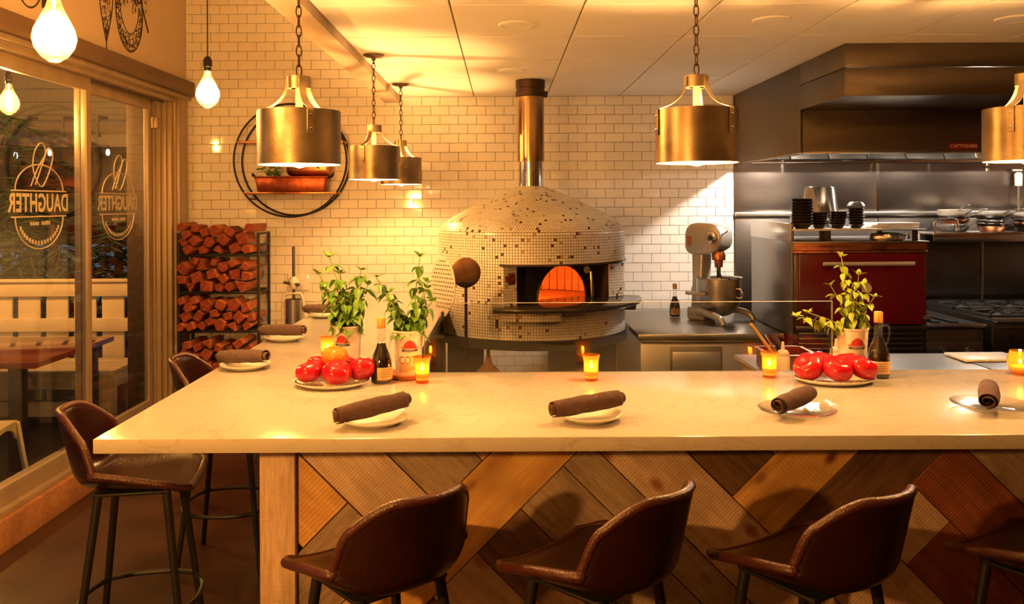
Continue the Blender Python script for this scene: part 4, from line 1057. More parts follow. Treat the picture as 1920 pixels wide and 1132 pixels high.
# mosaic: real little tiles
mz = MB(); q = random.Random(8)
def mtile(c, u, v, nn, su, sv):
    p = q.random(); mi = 1 if p < .030 else (2 if p < .05 else 0)
    h_ = nn*.004
    a = [c-u*su/2-v*sv/2, c+u*su/2-v*sv/2, c+u*su/2+v*sv/2, c-u*su/2+v*sv/2]; b = [x+h_ for x in a]
    mz.add(a+b, [(4,5,6,7),(0,1,5,4),(1,2,6,5),(2,3,7,6),(3,0,4,7)], mi)
PT = .0196; UZ = Vector((0,0,1))
NA = int(2*PI*OR/PT)
def band(z0, z1, r, ranges, na=NA):
    nr = max(1, round((z1-z0)/PT)); pv = (z1-z0)/nr
    for j in range(nr):
        z = z0+pv*(j+.5)
        for i in range(na):
            a = 2*PI*i/na
            if ranges and not any(lo <= (a-lo) % (2*PI)+lo <= hi for lo, hi in ranges): continue
            nn = az(a, 1); mtile(nn*(r-.003)+UZ*z, Vector((math.cos(a), math.sin(a), 0)), UZ, nn, 2*PI*r/na-.0032, pv-.0032)
band(Zb, Zs-.026, OR, None); band(Zl, Zd, OR, None); band(Zs-.026, Zl, OR, [(A1, A0+2*PI)])
# dome rows
ln = [0]
for i in range(len(dome)-1): ln.append(ln[-1]+math.dist(dome[i], dome[i+1]))
nr = round(ln[-1]/PT)
def at_len(s):
    for i in range(len(dome)-1):
        if s <= ln[i+1]+1e-9:
            f = (s-ln[i])/(ln[i+1]-ln[i]); return (dome[i][0]+(dome[i+1][0]-dome[i][0])*f, dome[i][1]+(dome[i+1][1]-dome[i][1])*f, dome[i+1][0]-dome[i][0], dome[i+1][1]-dome[i][1])
for j in range(nr):
    r_, z, dr_, dz_ = at_len(ln[-1]*(j+.5)/nr); L_ = math.hypot(dr_, dz_)
    na = max(12, int(2*PI*r_/PT))
    for i in range(na):
        a = 2*PI*(i+.5*(j % 2))/na; rad = az(a, 1); v = rad*(dr_/L_)+UZ*(dz_/L_); u = Vector((math.cos(a), math.sin(a), 0)); nn = u.cross(v).normalized()
        if nn.dot(rad) < 0 and nn.z < 0: nn = -nn
        mtile(rad*(r_-.003)+UZ*z, u, v, nn, 2*PI*r_/na-.003, PT-.003)
# recess cheeks
for sA, sB in ((-hch+.004, S0), (S1, hch-.004)):
    ns = round((sB-sA)/PT); nz = round((Zl-Zs)/PT)
    for i in range(ns):
        for j in range(nz):
            s = sA+(sB-sA)*(i+.5)/ns; z = Zs+(Zl-Zs)*(j+.5)/nz
            if sA < 0 and -.52 < s-.0 < -.455 and 1.28 < z < 1.36: continue
            mtile(cp_(s, z), t_, UZ, n_, (sB-sA)/ns-.003, (Zl-Zs)/nz-.003)
# corbels under the slab
for a0, a1 in ((R(-17), R(12)), (R(78), R(92))):
    cb = MB(); ring(cb, .757, 1.055, 1.115, a0, a1, 20)
    pts = [az(a0+(a1-a0)*i/20, .757, 1.055) for i in range(21)]; pin = [az(a0+(a1-a0)*i/20, .66, 1.055) for i in range(21)]
    cb.add(pts+pin, [(i, i+1, 22+i, 21+i) for i in range(20)])
    for a in (a0, a1): cb.add([az(a,.66,1.055), az(a,.757,1.055), az(a,.757,1.115), az(a,.66,1.115)], [(0,1,2,3)])
    cb.obj('corbel', M['mosaic_g'], ov); band(1.055, 1.115, .760, [(a0, a1)], int(2*PI*.76/PT))
mo = mz.obj('mosaic_tile', [M['mosaic'], M['mosaic_d'], M['mosaic_t']], ov); mo['kind'] = 'stuff'
# black lintel, slab, skirt
lt = MB(); pts = [az(A0-.03+(A1-A0+.06)*i/40, .692) for i in range(41)]
lt.prism([(p.x, p.y) for p in pts] , 'z', Zl-.012, Zl-.0005).obj('lintel', M['black_stone'], ov)
sl = [az(R(-20)+R(112)*i/48, .80) for i in range(49)] + [n_*.345+t_*.61, n_*.20+t_*.40, n_*.20-t_*.40, n_*.345-t_*.61]
MB().prism([(p.x, p.y) for p in sl], 'z', Zs-.027, Zs).obj('hearth_slab', M['black_stone'], ov, .006)
MB().lathe([(0,.855),(.69,.855),(.69,.918),(0,.918)], 72).obj('skirt', M['soot'], ov)
vt = MB(); e1 = .14
for s in (S0, S1): vt.add([cp_(s,Zs), cp_(s,Zl), cp_(s,Zl,e1), cp_(s,Zs,e1)], [(0,1,2,3)])
vt.add([cp_(S0,Zl-.013), cp_(S1,Zl-.013), cp_(S1,Zl-.013,e1), cp_(S0,Zl-.013,e1)], [(0,1,2,3)])
sc0, aw, ah = .075, .232, .245
arcp = [(sc0+aw*math.cos(PI*i/24), Zs+ah*math.sin(PI*i/24)) for i in range(25)]
for i in range(24):          # wall round the arch
    (sa1, za), (sb1, zb_) = arcp[i], arcp[i+1]
    vt.add([cp_(sa1,za,e1), cp_(sb1,zb_,e1), cp_(sb1,Zl,e1), cp_(sa1,Zl,e1)], [(0,1,2,3)])
vt.add([cp_(S0,Zs,e1), cp_(sc0-aw,Zs,e1), cp_(sc0-aw,Zl,e1), cp_(S0,Zl,e1)], [(0,1,2,3)])
vt.add([cp_(sc0+aw,Zs,e1), cp_(S1,Zs,e1), cp_(S1,Zl,e1), cp_(sc0+aw,Zl,e1)], [(0,1,2,3)])
vt.obj('vestibule', M['soot'], ov)
MB().tube([cp_(s, z, e1-.006) for s, z in arcp], .009, 6).obj('arch_rim', M['black_metal'], ov)
fl = MB(); fl.lathe([(0,Zs-.004),(.54,Zs-.004)], 48); fl.obj('oven_floor', M['firebrick'], ov)
fl = MB(); fl.lathe([(.56,Zs+.29),(.42,Zs+.37),(.22,Zs+.42),(0,Zs+.44)], 48); ring(fl, .56, Zs-.004, Zs+.29, AC+R(67), AC+2*PI-R(67), 48); fl.obj('oven_vault', M['firebrick'], ov)
bk = MB().box(-.031, .031, 0, .03, 0, .28).mesh('brick', .004, seg=1); bk.materials.append(M['firebrick'])
for i in range(50):
    a = 2*PI*i/50; p = az(a, .545)
    if p.dot(n_) > .19: continue
    link('brick', bk, None, ov, (p.x, p.y, Zs)).rotation_euler = (0, 0, a)
MB().box(-.030, .030, -.012, 0, -.03, .03).obj('vent_plate', M['copper_red'], ov, .003, loc=cp_(-.488, 1.32), rot=(0, 0, AC))
MB().lathe([(0,.010),(.026,.008),(.028,0)], 20).obj('gauge', M['dial'], ov, loc=cp_(.32, 1.335, e1-.001), rot=(R(90), 0, AC))
dr_ = MB().prism([(.0,0),(.05,0),(.03,.18),(.01,.19)], 'y', 0, .012).obj('oven_door', M['steel'], ov, .003, loc=cp_(.285, Zs+.002, .04), rot=(0, R(-8), AC+R(25)))
point_light('oven_fire_light', ov, tuple(n_*-.05 + t_*-.30 + Vector((0,0,Zs+.12))), OVEN_W, (1, .26, .03), .05)
# stand
for a in (R(45), R(135), R(225), R(315)):
    p = az(a, .56); MB().box(p.x-.035, p.x+.035, p.y-.035, p.y+.035, 0, .855).obj('stand_leg', M['black_metal'], ov, .004)
MB().lathe([(0,.20),(.60,.20),(.60,.23),(0,.23)], 48).obj('stand_shelf', M['black_metal'], ov)
for a0, a1 in ((R(8), R(70)), (R(-75), R(-35))):
    g = MB(); ring(g, .63, .05, .86, a0, a1, 16); o = g.obj('stand_panel', M['stand'], ov)
# flue
MB().lathe([(.092,1.935),(.092,2.06),(.096,2.062),(.096,2.075),(.092,2.077),(.092,2.125),(.100,2.128)], 40).obj('flue_collar', M['chrome'], ov)
MB().lathe([(.100,2.128),(.100,2.62)], 40).obj('flue', M['pipe'], ov)
MB().lathe([(.100,2.60),(.111,2.604),(.111,2.640),(.104,2.642),(.104,2.665),(.108,2.668),(.108,2.724)], 40).obj('flue_clamp', M['chain'], ov)
MB().box(.095, .125, -.02, .02, 2.60, 2.645).obj('clamp_lug', M['chain'], ov, .004)

# peels leaning beside the oven
pl = thing('pizza_peel', 'pale perforated metal pizza peel standing beside the oven', 'pizza peel', (-.372, 5.30, 0), R(-55))
hd_ = []
for i in range(40):
    a = 2*PI*i/40; hd_.append((.148*math.cos(a)*(1 if math.sin(a) > -.3 else 1-.45*(-math.sin(a)-.3)), 1.315+.178*math.sin(a)*(1.0 if math.sin(a) > 0 else 1.1)))
hm = MB().prism(hd_, 'y', -.002, .002).obj('blade', M['peel'], pl)
mb = MB()
for j in range(13):
    for i in range(9):
        x = -.112+.028*i+(.014 if j % 2 else 0); z = 1.155+.026*j
        if ((x/.13)**2+((z-1.315)/.160)**2) < 1: mb.box(x-.008, x+.008, -.0026, .0026, z-.0035, z+.0035)
mb.obj('slot', M['steel_dk'], hm)['kind'] = 'stuff'
MB().box(-.016, .016, -.008, .008, 1.05, 1.15).obj('ferrule', M['black_metal'], pl, .003)
MB().cyl((0,0,0), (0,0,1.06), .013, 12).obj('handle', M['black_metal'], pl)
p2 = thing('turning_peel', 'round scorched turning peel on a long rod in front of oven', 'pizza peel', (-.238, 5.50, 0), R(8))
MB().lathe([(0,-.0015),(.095,-.0015),(.097,0),(.095,.0015),(0,.0015)], 40).obj('blade', M['peel_b'], p2, loc=(0,0,1.378), rot=(R(90),0,0))
MB().prism([(-.072,1.315),(.072,1.315),(.03,1.285),(0,1.278),(-.03,1.285)], 'y', -.006, .006).obj('bracket', M['black_metal'], p2, .002)
MB().cyl((0,0,0), (0,0,1.30), .0095, 12).obj('handle', M['chain'], p2)
br = thing('oven_brush', 'copper-toned oven brush hanging below the oven skirt', 'brush', (-.10, 5.74, .0))
MB().cyl((0,0,.80), (0,0,.862), .013, 10).obj('handle', M['wood_h'], br)
MB().prism([(-.014,.80),(.014,.80),(.03,.74),(.075,.70),(.08,.66),(-.08,.66),(-.075,.70),(-.03,.74)], 'y', -.018, .018).obj('head', M['broom'], br, .006)
MB().prism([(-.08,.66),(.08,.66),(.09,.60),(-.09,.60)], 'y', -.02, .02).obj('bristles', M['broom'], br, .004)
# ============================================================ WORKTABLE AND MIXER
WT = .92
wt = thing('steel_worktable', 'stainless worktable with recessed drawer beside the pizza oven', 'worktable', (.93, 5.86, 0))
MB().box(0, 1.0, 0, 1.29, WT-.04, WT).obj('table_top', M['steel'], wt, .006)
MB().box(.02, .98, .03, 1.25, .12, WT-.05).obj('cabinet_body', M['steel'], wt, .004)
MB().box(.22, .58, .012, .03, .60, .83).obj('drawer_frame', M['steel_dk'], wt, .003)
dw = MB().box(.235, .565, .004, .028, .615, .795).obj('drawer', M['steel'], wt, .004)
MB().box(.02, .98, .0, .03, .855, .875).obj('rail', M['steel_dk'], wt, .003)
for x in (.04, .90):
    for y in (.08, 1.15): MB().cyl((x+.03, y, 0), (x+.03, y, .13), .025, 12).obj('leg', M['steel'], wt)
mx = thing('stand_mixer', 'grey planetary stand mixer with steel bowl on the worktable', 'mixer', (1.615, 6.50, WT+.001))
for sy in (-1, 1):
    MB().tube(smooth_path([(-.10, sy*.06, .055),(-.02, sy*.13, .075),(.10, sy*.185, .068),(.18, sy*.20, .045),(.205, sy*.20, .006)], 5), [.034]*6+[.027]*10+[.023]*5, 12).obj('foot', M['mixer'], mx)
MB().box(-.20, -.04, -.09, .09, 0.0, .10).obj('base', M['mixer'], mx, .02, seg=3)
MB().prism([(-.18,.08),(-.045,.08),(-.075,.30),(-.065,.52),(-.17,.56),(-.165,.30)], 'y', -.065, .065).obj('column', M['mixer'], mx, .018, seg=3)
hd2 = MB()
prof = [(-.215,.0),(-.21,.05),(-.19,.085),(-.13,.105),(.0,.108),(.07,.10),(.10,.075),(.115,.0)]
hd2.prism([(-.215,.56),(-.215,.66),(-.20,.705),(-.165,.735),(-.11,.748),(.03,.742),(.075,.722),(.10,.68),(.108,.61),(.09,.56),(.03,.525),(-.02,.505),(-.165,.505),(-.20,.525)], 'y', -.088, .088)
hdo = hd2.obj('head', M['mixer'], mx, .016, angle=50, seg=3)
MB().box(-.19, -.15, -.092, -.085, .57, .645).obj('switch_plate', M['copper'], hdo, .004)
MB().lathe([(0,.035),(.030,.035),(.043,.03),(.043,0),(0,0)], 24).obj('attachment_hub', M['chrome'], hdo, loc=(.045,-.086,.635), rot=(R(90),0,0))
MB().lathe([(0,.037),(.020,.037),(.020,.030)], 20).obj('hub_socket', M['ink'], hdo, loc=(.045,-.086,.635), rot=(R(90),0,0))
MB().cyl((.10,-.05,.66), (.165,-.06,.69), .007, 8).obj('speed_lever', M['chrome'], hdo)
MB().lathe([(0,.41),(.030,.41),(.033,.46),(.05,.465),(.052,.50),(.04,.53),(0,.53)], 24).obj('planetary_drive', M['copper'], mx, loc=(.035,0,0))
MB().cyl((.035,0,.33), (.035,0,.42), .015, 12).obj('agitator_shaft', M['black_metal'], mx)
MB().tube([(.055,-.06,.44),(.12,-.09,.335),(.19,-.09,.335)], .008, 8).obj('lift_handle', M['black_metal'], mx)
bw = MB().lathe([(0,.045),(.07,.047),(.12,.075),(.158,.14),(.168,.20),(.168,.325),(.178,.330),(.176,.336),(.162,.330),(.160,.20),(.15,.145),(.11,.085),(0,.057)], 48).obj('mixing_bowl', M['steel_z'], mx, loc=(.035,0,0))
for sy in (-1, 1):
    MB().box(-.13, .05, sy*.190-.010, sy*.190+.010, .205, .232).obj('yoke_arm', M['mixer'], mx, .006)
for sx in (-.185, .185): MB().tube(smooth_path([(sx*.92,-.03,.26),(sx*1.15,-.03,.255),(sx*1.18,-.03,.20),(sx*.92,-.03,.195)], 4), .007, 8).obj('bowl_handle', M['chrome'], bw)
mx.rotation_euler = (0, 0, R(-48))

# ============================================================ HOOD
HX = 1.955
hood = thing('range_hood', 'large stainless extraction hood over the cooking line', 'hood', (0, 0, 0))
yA, yB = 4.86, 5.60
def sheet(name, x0, x1, y0, y1, z0, z1, m, b=.003): return MB().box(x0, x1, y0, y1, z0, z1).obj(name, M[m], hood, b)
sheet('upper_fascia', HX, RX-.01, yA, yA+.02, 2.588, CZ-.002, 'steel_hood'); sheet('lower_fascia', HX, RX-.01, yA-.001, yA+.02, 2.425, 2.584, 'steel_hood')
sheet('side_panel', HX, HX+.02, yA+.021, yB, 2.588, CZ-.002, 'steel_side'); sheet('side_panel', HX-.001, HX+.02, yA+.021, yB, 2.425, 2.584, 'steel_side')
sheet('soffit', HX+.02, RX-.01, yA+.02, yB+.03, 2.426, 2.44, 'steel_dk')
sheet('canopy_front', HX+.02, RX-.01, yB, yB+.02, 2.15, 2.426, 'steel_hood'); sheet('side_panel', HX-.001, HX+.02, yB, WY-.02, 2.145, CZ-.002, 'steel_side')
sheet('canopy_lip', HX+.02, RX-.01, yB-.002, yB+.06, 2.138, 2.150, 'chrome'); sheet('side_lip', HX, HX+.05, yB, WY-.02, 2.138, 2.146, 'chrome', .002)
sheet('canopy_roof', HX+.02, RX-.01, yB+.02, WY-.02, 2.50, 2.52, 'steel')
for i in range(10):
    x0 = HX+.06+.31*i; o = MB().box(0, .30, 0, .02, 0, .46).obj('baffle_filter', M['steel_dk'], hood, .004, loc=(x0, WY-.34, 2.17), rot=(R(-38), 0, 0))
sheet('rear_gutter', HX+.02, RX-.01, WY-.06, WY-.022, 2.15, 2.20, 'chrome')
for i, x in enumerate((2.25, 3.5, 4.6)):
    lm = MB().lathe([(0,0),(.05,.005),(.06,.04),(.05,.075),(.03,.085)], 20).obj('hood_lamp', M['hood_lamp'], hood, loc=(x, 6.35, 2.335))
    l = bpy.data.lights.new('hood_light', 'POINT'); l.energy = HOOD_W*(2.1, .7, .7)[i]; l.color = (1, .87, .72); l.shadow_soft_size = .02
    lo = bpy.data.objects.new('hood_light', l); C.objects.link(lo); lo.parent = hood; lo.location = (x, 6.35, 2.31)
    MB().cyl((x,6.35,2.41), (x,6.35,2.50), .035, 14).obj('lamp_base', M['steel'], hood)
bd = MB().box(2.93, 3.125, yB-.005, yB-.0005, 2.158, 2.205).obj('badge', M['brand_red'], hood, .001)
me = text_mesh('CAPTIVEAIRE', .030, .0006); o = link('badge_lettering', me, M['brand_txt'], bd, (3.028, yB-.0062, 2.182)); o.rotation_euler = (R(90), 0, 0)
dp = thing('drain_fitting', 'small white drain pipe hanging from the hood lip', 'pipe', (3.17, yB+.05, 2.10))
MB().tube(smooth_path([(-.03,0,.04),(-.02,0,.015),(.01,0,.01),(.035,0,.012),(.045,0,-.01),(.045,0,-.045)], 4), .010, 8).obj('bend', M['white_c'], dp)
MB().lathe([(0,-.085),(.012,-.08),(.012,-.062),(0,-.06)], 10).obj('drip_cup', M['white_c'], dp, loc=(.045,0,0))
fs_ = thing('fire_nozzle', 'white capped nozzle on a pipe against the steel backsplash', 'pipe', (4.32, WY-.06, 1.742))
MB().cyl((0,0,0), (0,0,.26), .008, 8).obj('pipe', M['steel'], fs_); MB().lathe([(0,.20),(.028,.205),(.032,.30),(.02,.32),(0,.32)], 14).obj('nozzle', M['white_pl'], fs_); MB().box(-.05,.03,-.01,.01,.33,.345).obj('bracket', M['white_pl'], fs_, .003)

# ============================================================ RED CHARCOAL OVEN
RO = thing('charcoal_oven', 'charcoal oven with dark red enamel door and steel handle', 'oven', (1.955, 5.70, 0))
W_ = .875
MB().box(.0, W_+.03, .06, .92, .70, 1.545).obj('body', M['steel_dk'], RO, .004)
MB().box(-.008, .008, .05, .98, .30, 1.555).obj('side_shield', M['steel_side'], RO, .003)
MB().prism([(.06,1.555),(.98,1.555),(.98,1.69),(.06,1.675)], 'x', -.012, .012).obj('upper_shield', M['steel_z'], RO, .002)
dr = MB().box(.025, W_, .0, .055, 1.0, 1.475).obj('door', M['enamel_red'], RO, .008, seg=3)
hnd = MB().cyl((.17,-.045,1.41), (W_-.10,-.045,1.41), .014, 14).obj('handle', M['satin'], dr)
for x in (.20, W_-.13): MB().cyl((x,-.045,1.41), (x,.005,1.41), .010, 10).obj('handle_post', M['chrome'], hnd)
MB().lathe([(0,.012),(.030,.012),(.034,.006),(.034,0)], 24).obj('thermometer', M['dial'], dr, loc=(.475,-.001,1.245), rot=(R(90),0,0))
MB().box(.0, W_+.02, .01, .06, 1.478, 1.492).obj('copper_strip', M['copper'], RO, .003)
MB().box(.0, W_+.02, .03, .07, 1.494, 1.545).obj('fascia', M['copper'], RO, .004)
MB().box(-.005, W_+.035, .02, .93, 1.546, 1.556).obj('top_plate', M['steel'], RO, .002)
MB().box(.01, W_+.02, .02, .06, .955, .99).obj('lower_ledge', M['steel_dk'], RO, .004)
for i in range(6): MB().box(.03, W_-.01, .03, .065, .75+.034*i, .774+.034*i).obj('vent_slat', M['steel_dk'], RO, .004)
MB().box(.03, W_, .10, .9, .10, .70).obj('stand_cabinet', M['black_metal'], RO, .004)
for x in (.05, W_-.08): MB().box(x, x+.05, .15, .20, 0, .10).obj('foot', M['black_metal'], RO)
MB().box(W_-.02, W_+.03, -.002, .05, 1.02, 1.06).obj('hinge', M['chrome'], dr, .004)
# warming shelf above it
ws = thing('warming_shelf', 'pale steel shelf on short brackets above the red oven', 'shelf', (1.955, 5.72, 1.556))
MB().box(.0, .60, .0, .72, .072, .084).obj('shelf_plate', M['white_pan'], ws, .003)
MB().box(.60, .90, .02, .70, .072, .080).obj('shelf_plate', M['steel'], ws, .003)
for x in (.20, .24, .83): MB().box(x, x+.03, .06, .09, .0, .072).obj('bracket', M['chain'], ws, .002)
for x in (.05, .83): MB().box(x, x+.03, .60, .64, .0, .072).obj('bracket', M['chain'], ws, .002)
SZ = 1.556+.0845
bowl_me = MB().lathe([(0,.0),(.5,.0),(.56,.05),(.97,.55),(1,.60),(.96,.60),(.54,.10),(0,.06)], 28).mesh('bowl'); bowl_me.materials.append(M['bowl'])
def bowl_stack(x, y, r, n, pitch, lean, where):
    for i in range(n):
        o = link('black_bowl', bowl_me, None, None, (x+lean*i, y, SZ+.0003+pitch*i)); o.scale = (r, r, r*.85); o.rotation_euler = (0, lean*2.2*i, 0)
        tag(o, 'black bowl nested in the %s' % where, 'bowl', 'black bowls on the warming shelf')
bowl_stack(2.04, 5.82, .078, 9, .0205, .0006, 'tallest stack, at the mixer end of the shelf')
bowl_stack(2.165, 5.84, .055, 6, .0165, .0012, 'short stack right beside the tallest one')
bowl_stack(2.29, 5.84, .060, 6, .0170, .0020, 'leaning stack before the cone-shaped pail')
bowl_stack(2.42, 5.84, .058, 7, .0185, -.0002, 'straight stack nearest the foil parcel')
lid = MB().lathe([(0,.03),(.04,.028),(.055,.01),(.058,0),(0,0)], 24).obj('small_lid', M['steel'], None, loc=(2.42, 5.84, SZ+.152)); tag(lid, 'small grey domed lid on top of a bowl stack', 'lid')
bk2 = thing('steel_pail', 'upturned pale conical steel pail behind the bowl stacks', 'pail', (2.30, 6.18, SZ))
MB().lathe([(.142,.0),(.145,.004),(.138,.02),(.103,.285),(.098,.292),(0,.292)], 40).obj('body', M['chrome'], bk2); MB().lathe([(.142,.0),(.149,.004),(.149,.012),(.141,.014)], 40).obj('rim', M['chrome'], bk2)
for i in range(3):
    o = MB().box(-.17+.015*i, .19-.01*i, -.13, .13, 0, .012).obj('sheet_tray', M['white_pan'], None, .003, loc=(2.69+.01*i, 6.02, SZ-.003+.0125*i)); o.rotation_euler = (0, 0, R(4*i-3))
    tag(o, 'pale flat tray in the small pile beside the bowls, %s' % ('bottom one', 'middle one', 'top one')[i], 'tray', 'flat trays beside the bowls')
fo = MB(); nn = 24; vs_ = []
for j in range(7):
    for i in range(nn):
        a = 2*PI*i/nn; rr = (.0, .10, .118, .122, .110, .07, 0)[j]*(1+.06*math.sin(5*a+j)); vs_.append((rr*math.cos(a), rr*.8*math.sin(a), (.0,0,.012,.03,.045,.05,.052)[j]+.004*math.sin(7*a+j*2)))
fo.add(vs_, [(j*nn+i, j*nn+(i+1) % nn, (j+1)*nn+(i+1) % nn, (j+1)*nn+i) for j in range(6) for i in range(nn)])
tag(fo.obj('foil_parcel', M['foil'], None, loc=(2.63, 5.83, 1.5565)), 'crumpled foil parcel on the red oven top under the shelf', 'foil parcel')

# ============================================================ STOVE LINE
pg = thing('griddle_unit', 'low steel griddle with three knobs between red oven and stove', 'griddle', (2.868, 6.02, 0))
MB().box(0, .52, .0, 1.05, .92, .955).obj('griddle_plate', M['cast'], pg, .004)
MB().box(0, .53, -.03, .01, .93, .958).obj('front_edge', M['chrome'], pg, .004)
MB().box(.0, .022, .0, 1.05, .956, .985).obj('splash_side', M['steel'], pg, .003)
for i in range(3): MB().box(.06+.13*i, .12+.13*i, .06, .98, .957, .967).obj('grate_bar', M['steel'] if i == 0 else M['cast'], pg, .004)
MB().box(.0, .52, .0, 1.0, .10, .92).obj('body', M['steel_dk'], pg, .004)
MB().box(.0, .50, -.02, .0, .69, .84).obj('control_panel', M['steel_hood'], pg, .004)
for x in (.07, .22, .41):
    kb = MB().lathe([(0,.035),(.024,.033),(.028,.006),(.034,0)], 18).obj('knob', M['chrome'], pg, loc=(x,-.021,.765), rot=(R(90),0,0))
rg = thing('gas_range', 'gas range with steel back shelf and iron grates', 'stove', (3.432, 5.98, 0))
RW = 1.55
MB().box(0, RW, .0, 1.16, .10, .985).obj('body', M['steel_dk'], rg, .004)
MB().box(0, RW, -.05, .04, .965, 1.005).obj('front_rail', M['chrome'], rg, .008)
MB().box(0, RW, 1.10, 1.16, 1.0, 1.545).obj('back_panel', M['steel_dk'], rg, .003)
MB().box(-.02, .03, 1.0, 1.17, .90, 1.56).obj('side_frame', M['steel_z'], rg, .003)
MB().box(-.02, RW, .78, 1.17, 1.555, 1.575).obj('high_shelf', M['steel'], rg, .003)
MB().box(-.02, RW, .775, .782, 1.50, 1.575).obj('shelf_lip', M['chrome'], rg, .003)
MB().tube(smooth_path([(.0,.79,1.575),(.0,.79,1.655),(.03,.79,1.68),(.15,.79,1.68),(.175,.79,1.655),(.175,.79,1.60)], 5), .011, 8).obj('shelf_rail', M['chrome'], rg)
MB().cyl((.545,1.095,1.0), (.545,1.095,1.53), .012, 8).obj('panel_seam', M['steel_hood'], rg)
for ix in range(4):
    for iy in range(2):
        gx0, gy0 = .02+.385*ix, .07+.50*iy
        g = MB()
        g.box(gx0, gx0+.37, gy0, gy0+.012, .99, 1.015).box(gx0, gx0+.37, gy0+.458, gy0+.47, .99, 1.015).box(gx0, gx0+.012, gy0, gy0+.47, .99, 1.015).box(gx0+.358, gx0+.37, gy0, gy0+.47, .99, 1.015)
        for k in range(8):
            a = 2*PI*k/8; cx_, cy_ = gx0+.185, gy0+.235
            g.box(.045, .17, -.005, .005, 1.0, 1.022, mat=Matrix.Translation((cx_, cy_, 0)) @ Matrix.Rotation(a, 4, 'Z'))
        go = g.obj('burner_grate', M['cast'], rg, .002, seg=1)
        MB().lathe([(0,1.0),(.03,1.0),(.04,.99),(.04,.985)], 16).obj('burner_cap', M['cast'], go, loc=(gx0+.185, gy0+.235, 0))
MB().box(.0, RW, -.03, .0, .78, .93).obj('control_panel', M['black_metal'], rg, .004)
for i in range(6): MB().lathe([(0,.035),(.022,.033),(.026,0)], 16).obj('knob', M['black_metal'], rg, loc=(.12+.24*i,-.031,.85), rot=(R(90),0,0))
MB().box(.06, RW-.06, -.03, .0, .18, .74).obj('oven_door', M['steel_dk'], rg, .006)
# pans piled on the high shelf
def pan_mesh(r, h, m):
    mb = MB(); mb.lathe([(0,0),(r*.72,0),(r*.8,.004),(r,h),(r*.985,h),(r*.77,.007),(0,.004)], 32)
    me = mb.mesh('pan_body'); me.materials.append(M[m]); return me
def hdl_mesh(r, h):
    mb = MB(); mb.strap([(r*.95,0,h*.8),(r+.05,0,h+.02),(r+.13,0,h+.035),(r+.20,0,h+.035)], (0,1,0), .022, .006); me = mb.mesh('handle', .002, seg=1); me.materials.append(M['steel']); return me
q = random.Random(33); PZ = 1.576
pm = [pan_mesh(.12, .04, 'steel_dk'), pan_mesh(.135, .035, 'steel'), pan_mesh(.125, .03, 'white_pan'), pan_mesh(.11, .045, 'copper')]; hm_ = [hdl_mesh(.12,.04), hdl_mesh(.135,.035), hdl_mesh(.125,.03), hdl_mesh(.11,.045)]
piles = [(3.66, 6.93, [0,1,3,0,2,2], 'pile by the shelf rail'), (3.97, 6.93, [3,0,1,0,2], 'middle pile of the shelf'), (4.27, 6.93, [0,3,0,1,2], 'third pile along the shelf'), (4.57, 6.93, [0,1,3,2,2], 'pile under the capped nozzle')]
OD = ['bottom', 'second', 'third', 'fourth', 'fifth', 'sixth']
for x, y, ks, where in piles:
    z = PZ
    for i, k in enumerate(ks):
        t = thing('frying_pan', '%s frying pan, %s from the bottom in the %s' % (('dark', 'steel', 'pale', 'copper')[k], OD[i], where), 'frying pan', (x+q.uniform(-.012,.012), y+q.uniform(-.012,.012), z), R(-90)+q.uniform(-.38, .38), 'frying pans piled above the stove')
        link('pan_body', pm[k], None, t); link('handle', hm_[k], None, t); z += .030
# ============================================================ PREP TABLE BEHIND THE COUNTER
PT_ = .985
pt = thing('prep_table', 'stainless prep table right behind the quartz counter', 'worktable', (0, 0, 0))
MB().box(1.27, 4.55, 3.66, 4.70, PT_-.03, PT_).obj('table_top', M['steel'], pt, .005)
MB().box(1.30, 4.50, 3.72, 4.66, .12, PT_-.03).obj('cabinet_body', M['steel_dk'], pt, .004)
MB().box(2.42, 4.55, 3.70, 4.68, PT_, PT_+.004).obj('rail_lid', M['steel_dk'], pt, .001)
for x in (1.35, 2.9, 4.4): MB().cyl((x,3.8,0), (x,3.8,.13), .025, 12).obj('leg', M['steel'], pt); MB().cyl((x,4.58,0), (x,4.58,.13), .025, 12).obj('leg', M['steel'], pt)
cbd = MB().box(-.16, .16, -.11, .11, 0, .014).obj('cutting_board', M['white_pl'], None, .005, loc=(2.55, 4.52, PT_+.0045)); tag(cbd, 'pale cutting board on the prep table before the griddle', 'cutting board')
pn = thing('topping_pan', 'copper topping pan holding serving tools on prep table', 'pan', (1.415, 4.30, PT_))
for a, b, c, d in ((-.10,.12,-.13,-.127),(-.10,.12,.127,.13),(-.10,-.097,-.13,.13),(.117,.12,-.13,.13)): MB().box(a, b, c, d, .0, .085).obj('pan_wall', M['copper'], pn)
MB().box(-.10, .12, -.13, .13, 0, .003).obj('pan_base', M['copper_red'], pn); 
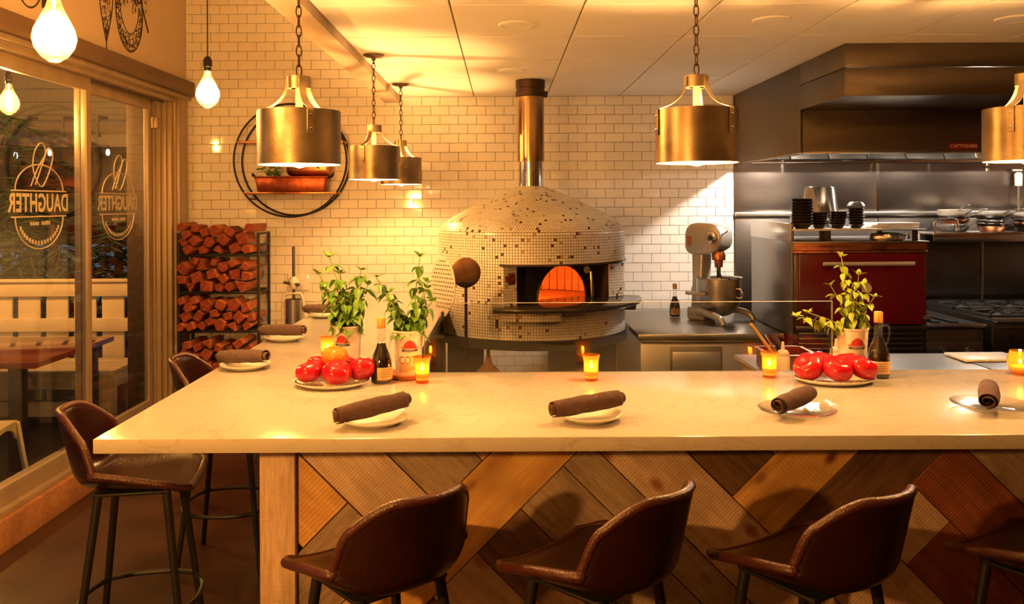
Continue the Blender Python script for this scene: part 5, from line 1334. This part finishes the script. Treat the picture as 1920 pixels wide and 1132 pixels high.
rim = MB(); [rim.box(a, b, c, d, .085, .089) for a, b, c, d in ((-.115,.135,-.145,-.125),(-.115,.135,.125,.145),(-.115,-.095,-.145,.145),(.115,.135,-.145,.145))]; rim.obj('rim', M['copper'], pn)
def tool(name, lab, p0, p1, r, m, head=None):
    t = thing(name, lab, 'utensil', p0); v = Vector(p1)-Vector(p0)
    MB().tube([(0,0,0), tuple(v*.5), tuple(v)], [r*.8, r, r*1.1], 10).obj('handle', M[m], t)
    MB().lathe([(0,-.004),(.022,0),(.028,.012),(.027,.012),(.02,.002),(0,-.002)], 16).obj('bowl', M['chrome'], t)
tool('serving_spoon', 'long brass-coloured spoon handle leaning in the topping pan', (1.40, 4.25, PT_+.008), (1.225, 4.22, PT_+.235), .008, 'cork')
tool('ladle', 'steel ladle with ring end leaning in the topping pan', (1.42, 4.28, PT_+.008), (1.325, 4.33, PT_+.165), .006, 'chrome')
tool('black_tongs', 'thick black handled tool leaning in the topping pan', (1.46, 4.32, PT_+.008), (1.37, 4.36, PT_+.165), .016, 'black_metal')
def squeeze(x, y, z, lab, tilt=0):
    t = thing('squeeze_bottle', lab, 'squeeze bottle', (x, y, z)); t.rotation_euler = (0, R(tilt), 0)
    MB().lathe([(0,0),(.028,0),(.031,.004),(.031,.105),(.026,.115),(0,.115)], 24).obj('body', M['squeeze'], t)
    MB().lathe([(.027,.112),(.028,.114),(.028,.128),(.020,.138),(.010,.140),(.005,.178),(0,.178)], 20).obj('nozzle_cap', M['squeeze'], t)
squeeze(1.318, 4.02, PT_+.0005, 'cloudy squeeze bottle standing before the topping pan')
squeeze(1.60, 4.10, PT_+.0005, 'cloudy squeeze bottle standing behind the all-red tomatoes', 0)
kn = thing('scraper', 'blue-black handled scraper leaning beside the squeeze bottle', 'utensil', (1.545, 3.98, PT_)); kn.rotation_euler = (0, R(-28), 0)
MB().box(-.016, .016, -.012, .012, .05, .155).obj('handle', M['blue_grip'], kn, .008); MB().box(-.03, .03, -.002, .002, .0, .055).obj('blade', M['steel'], kn)
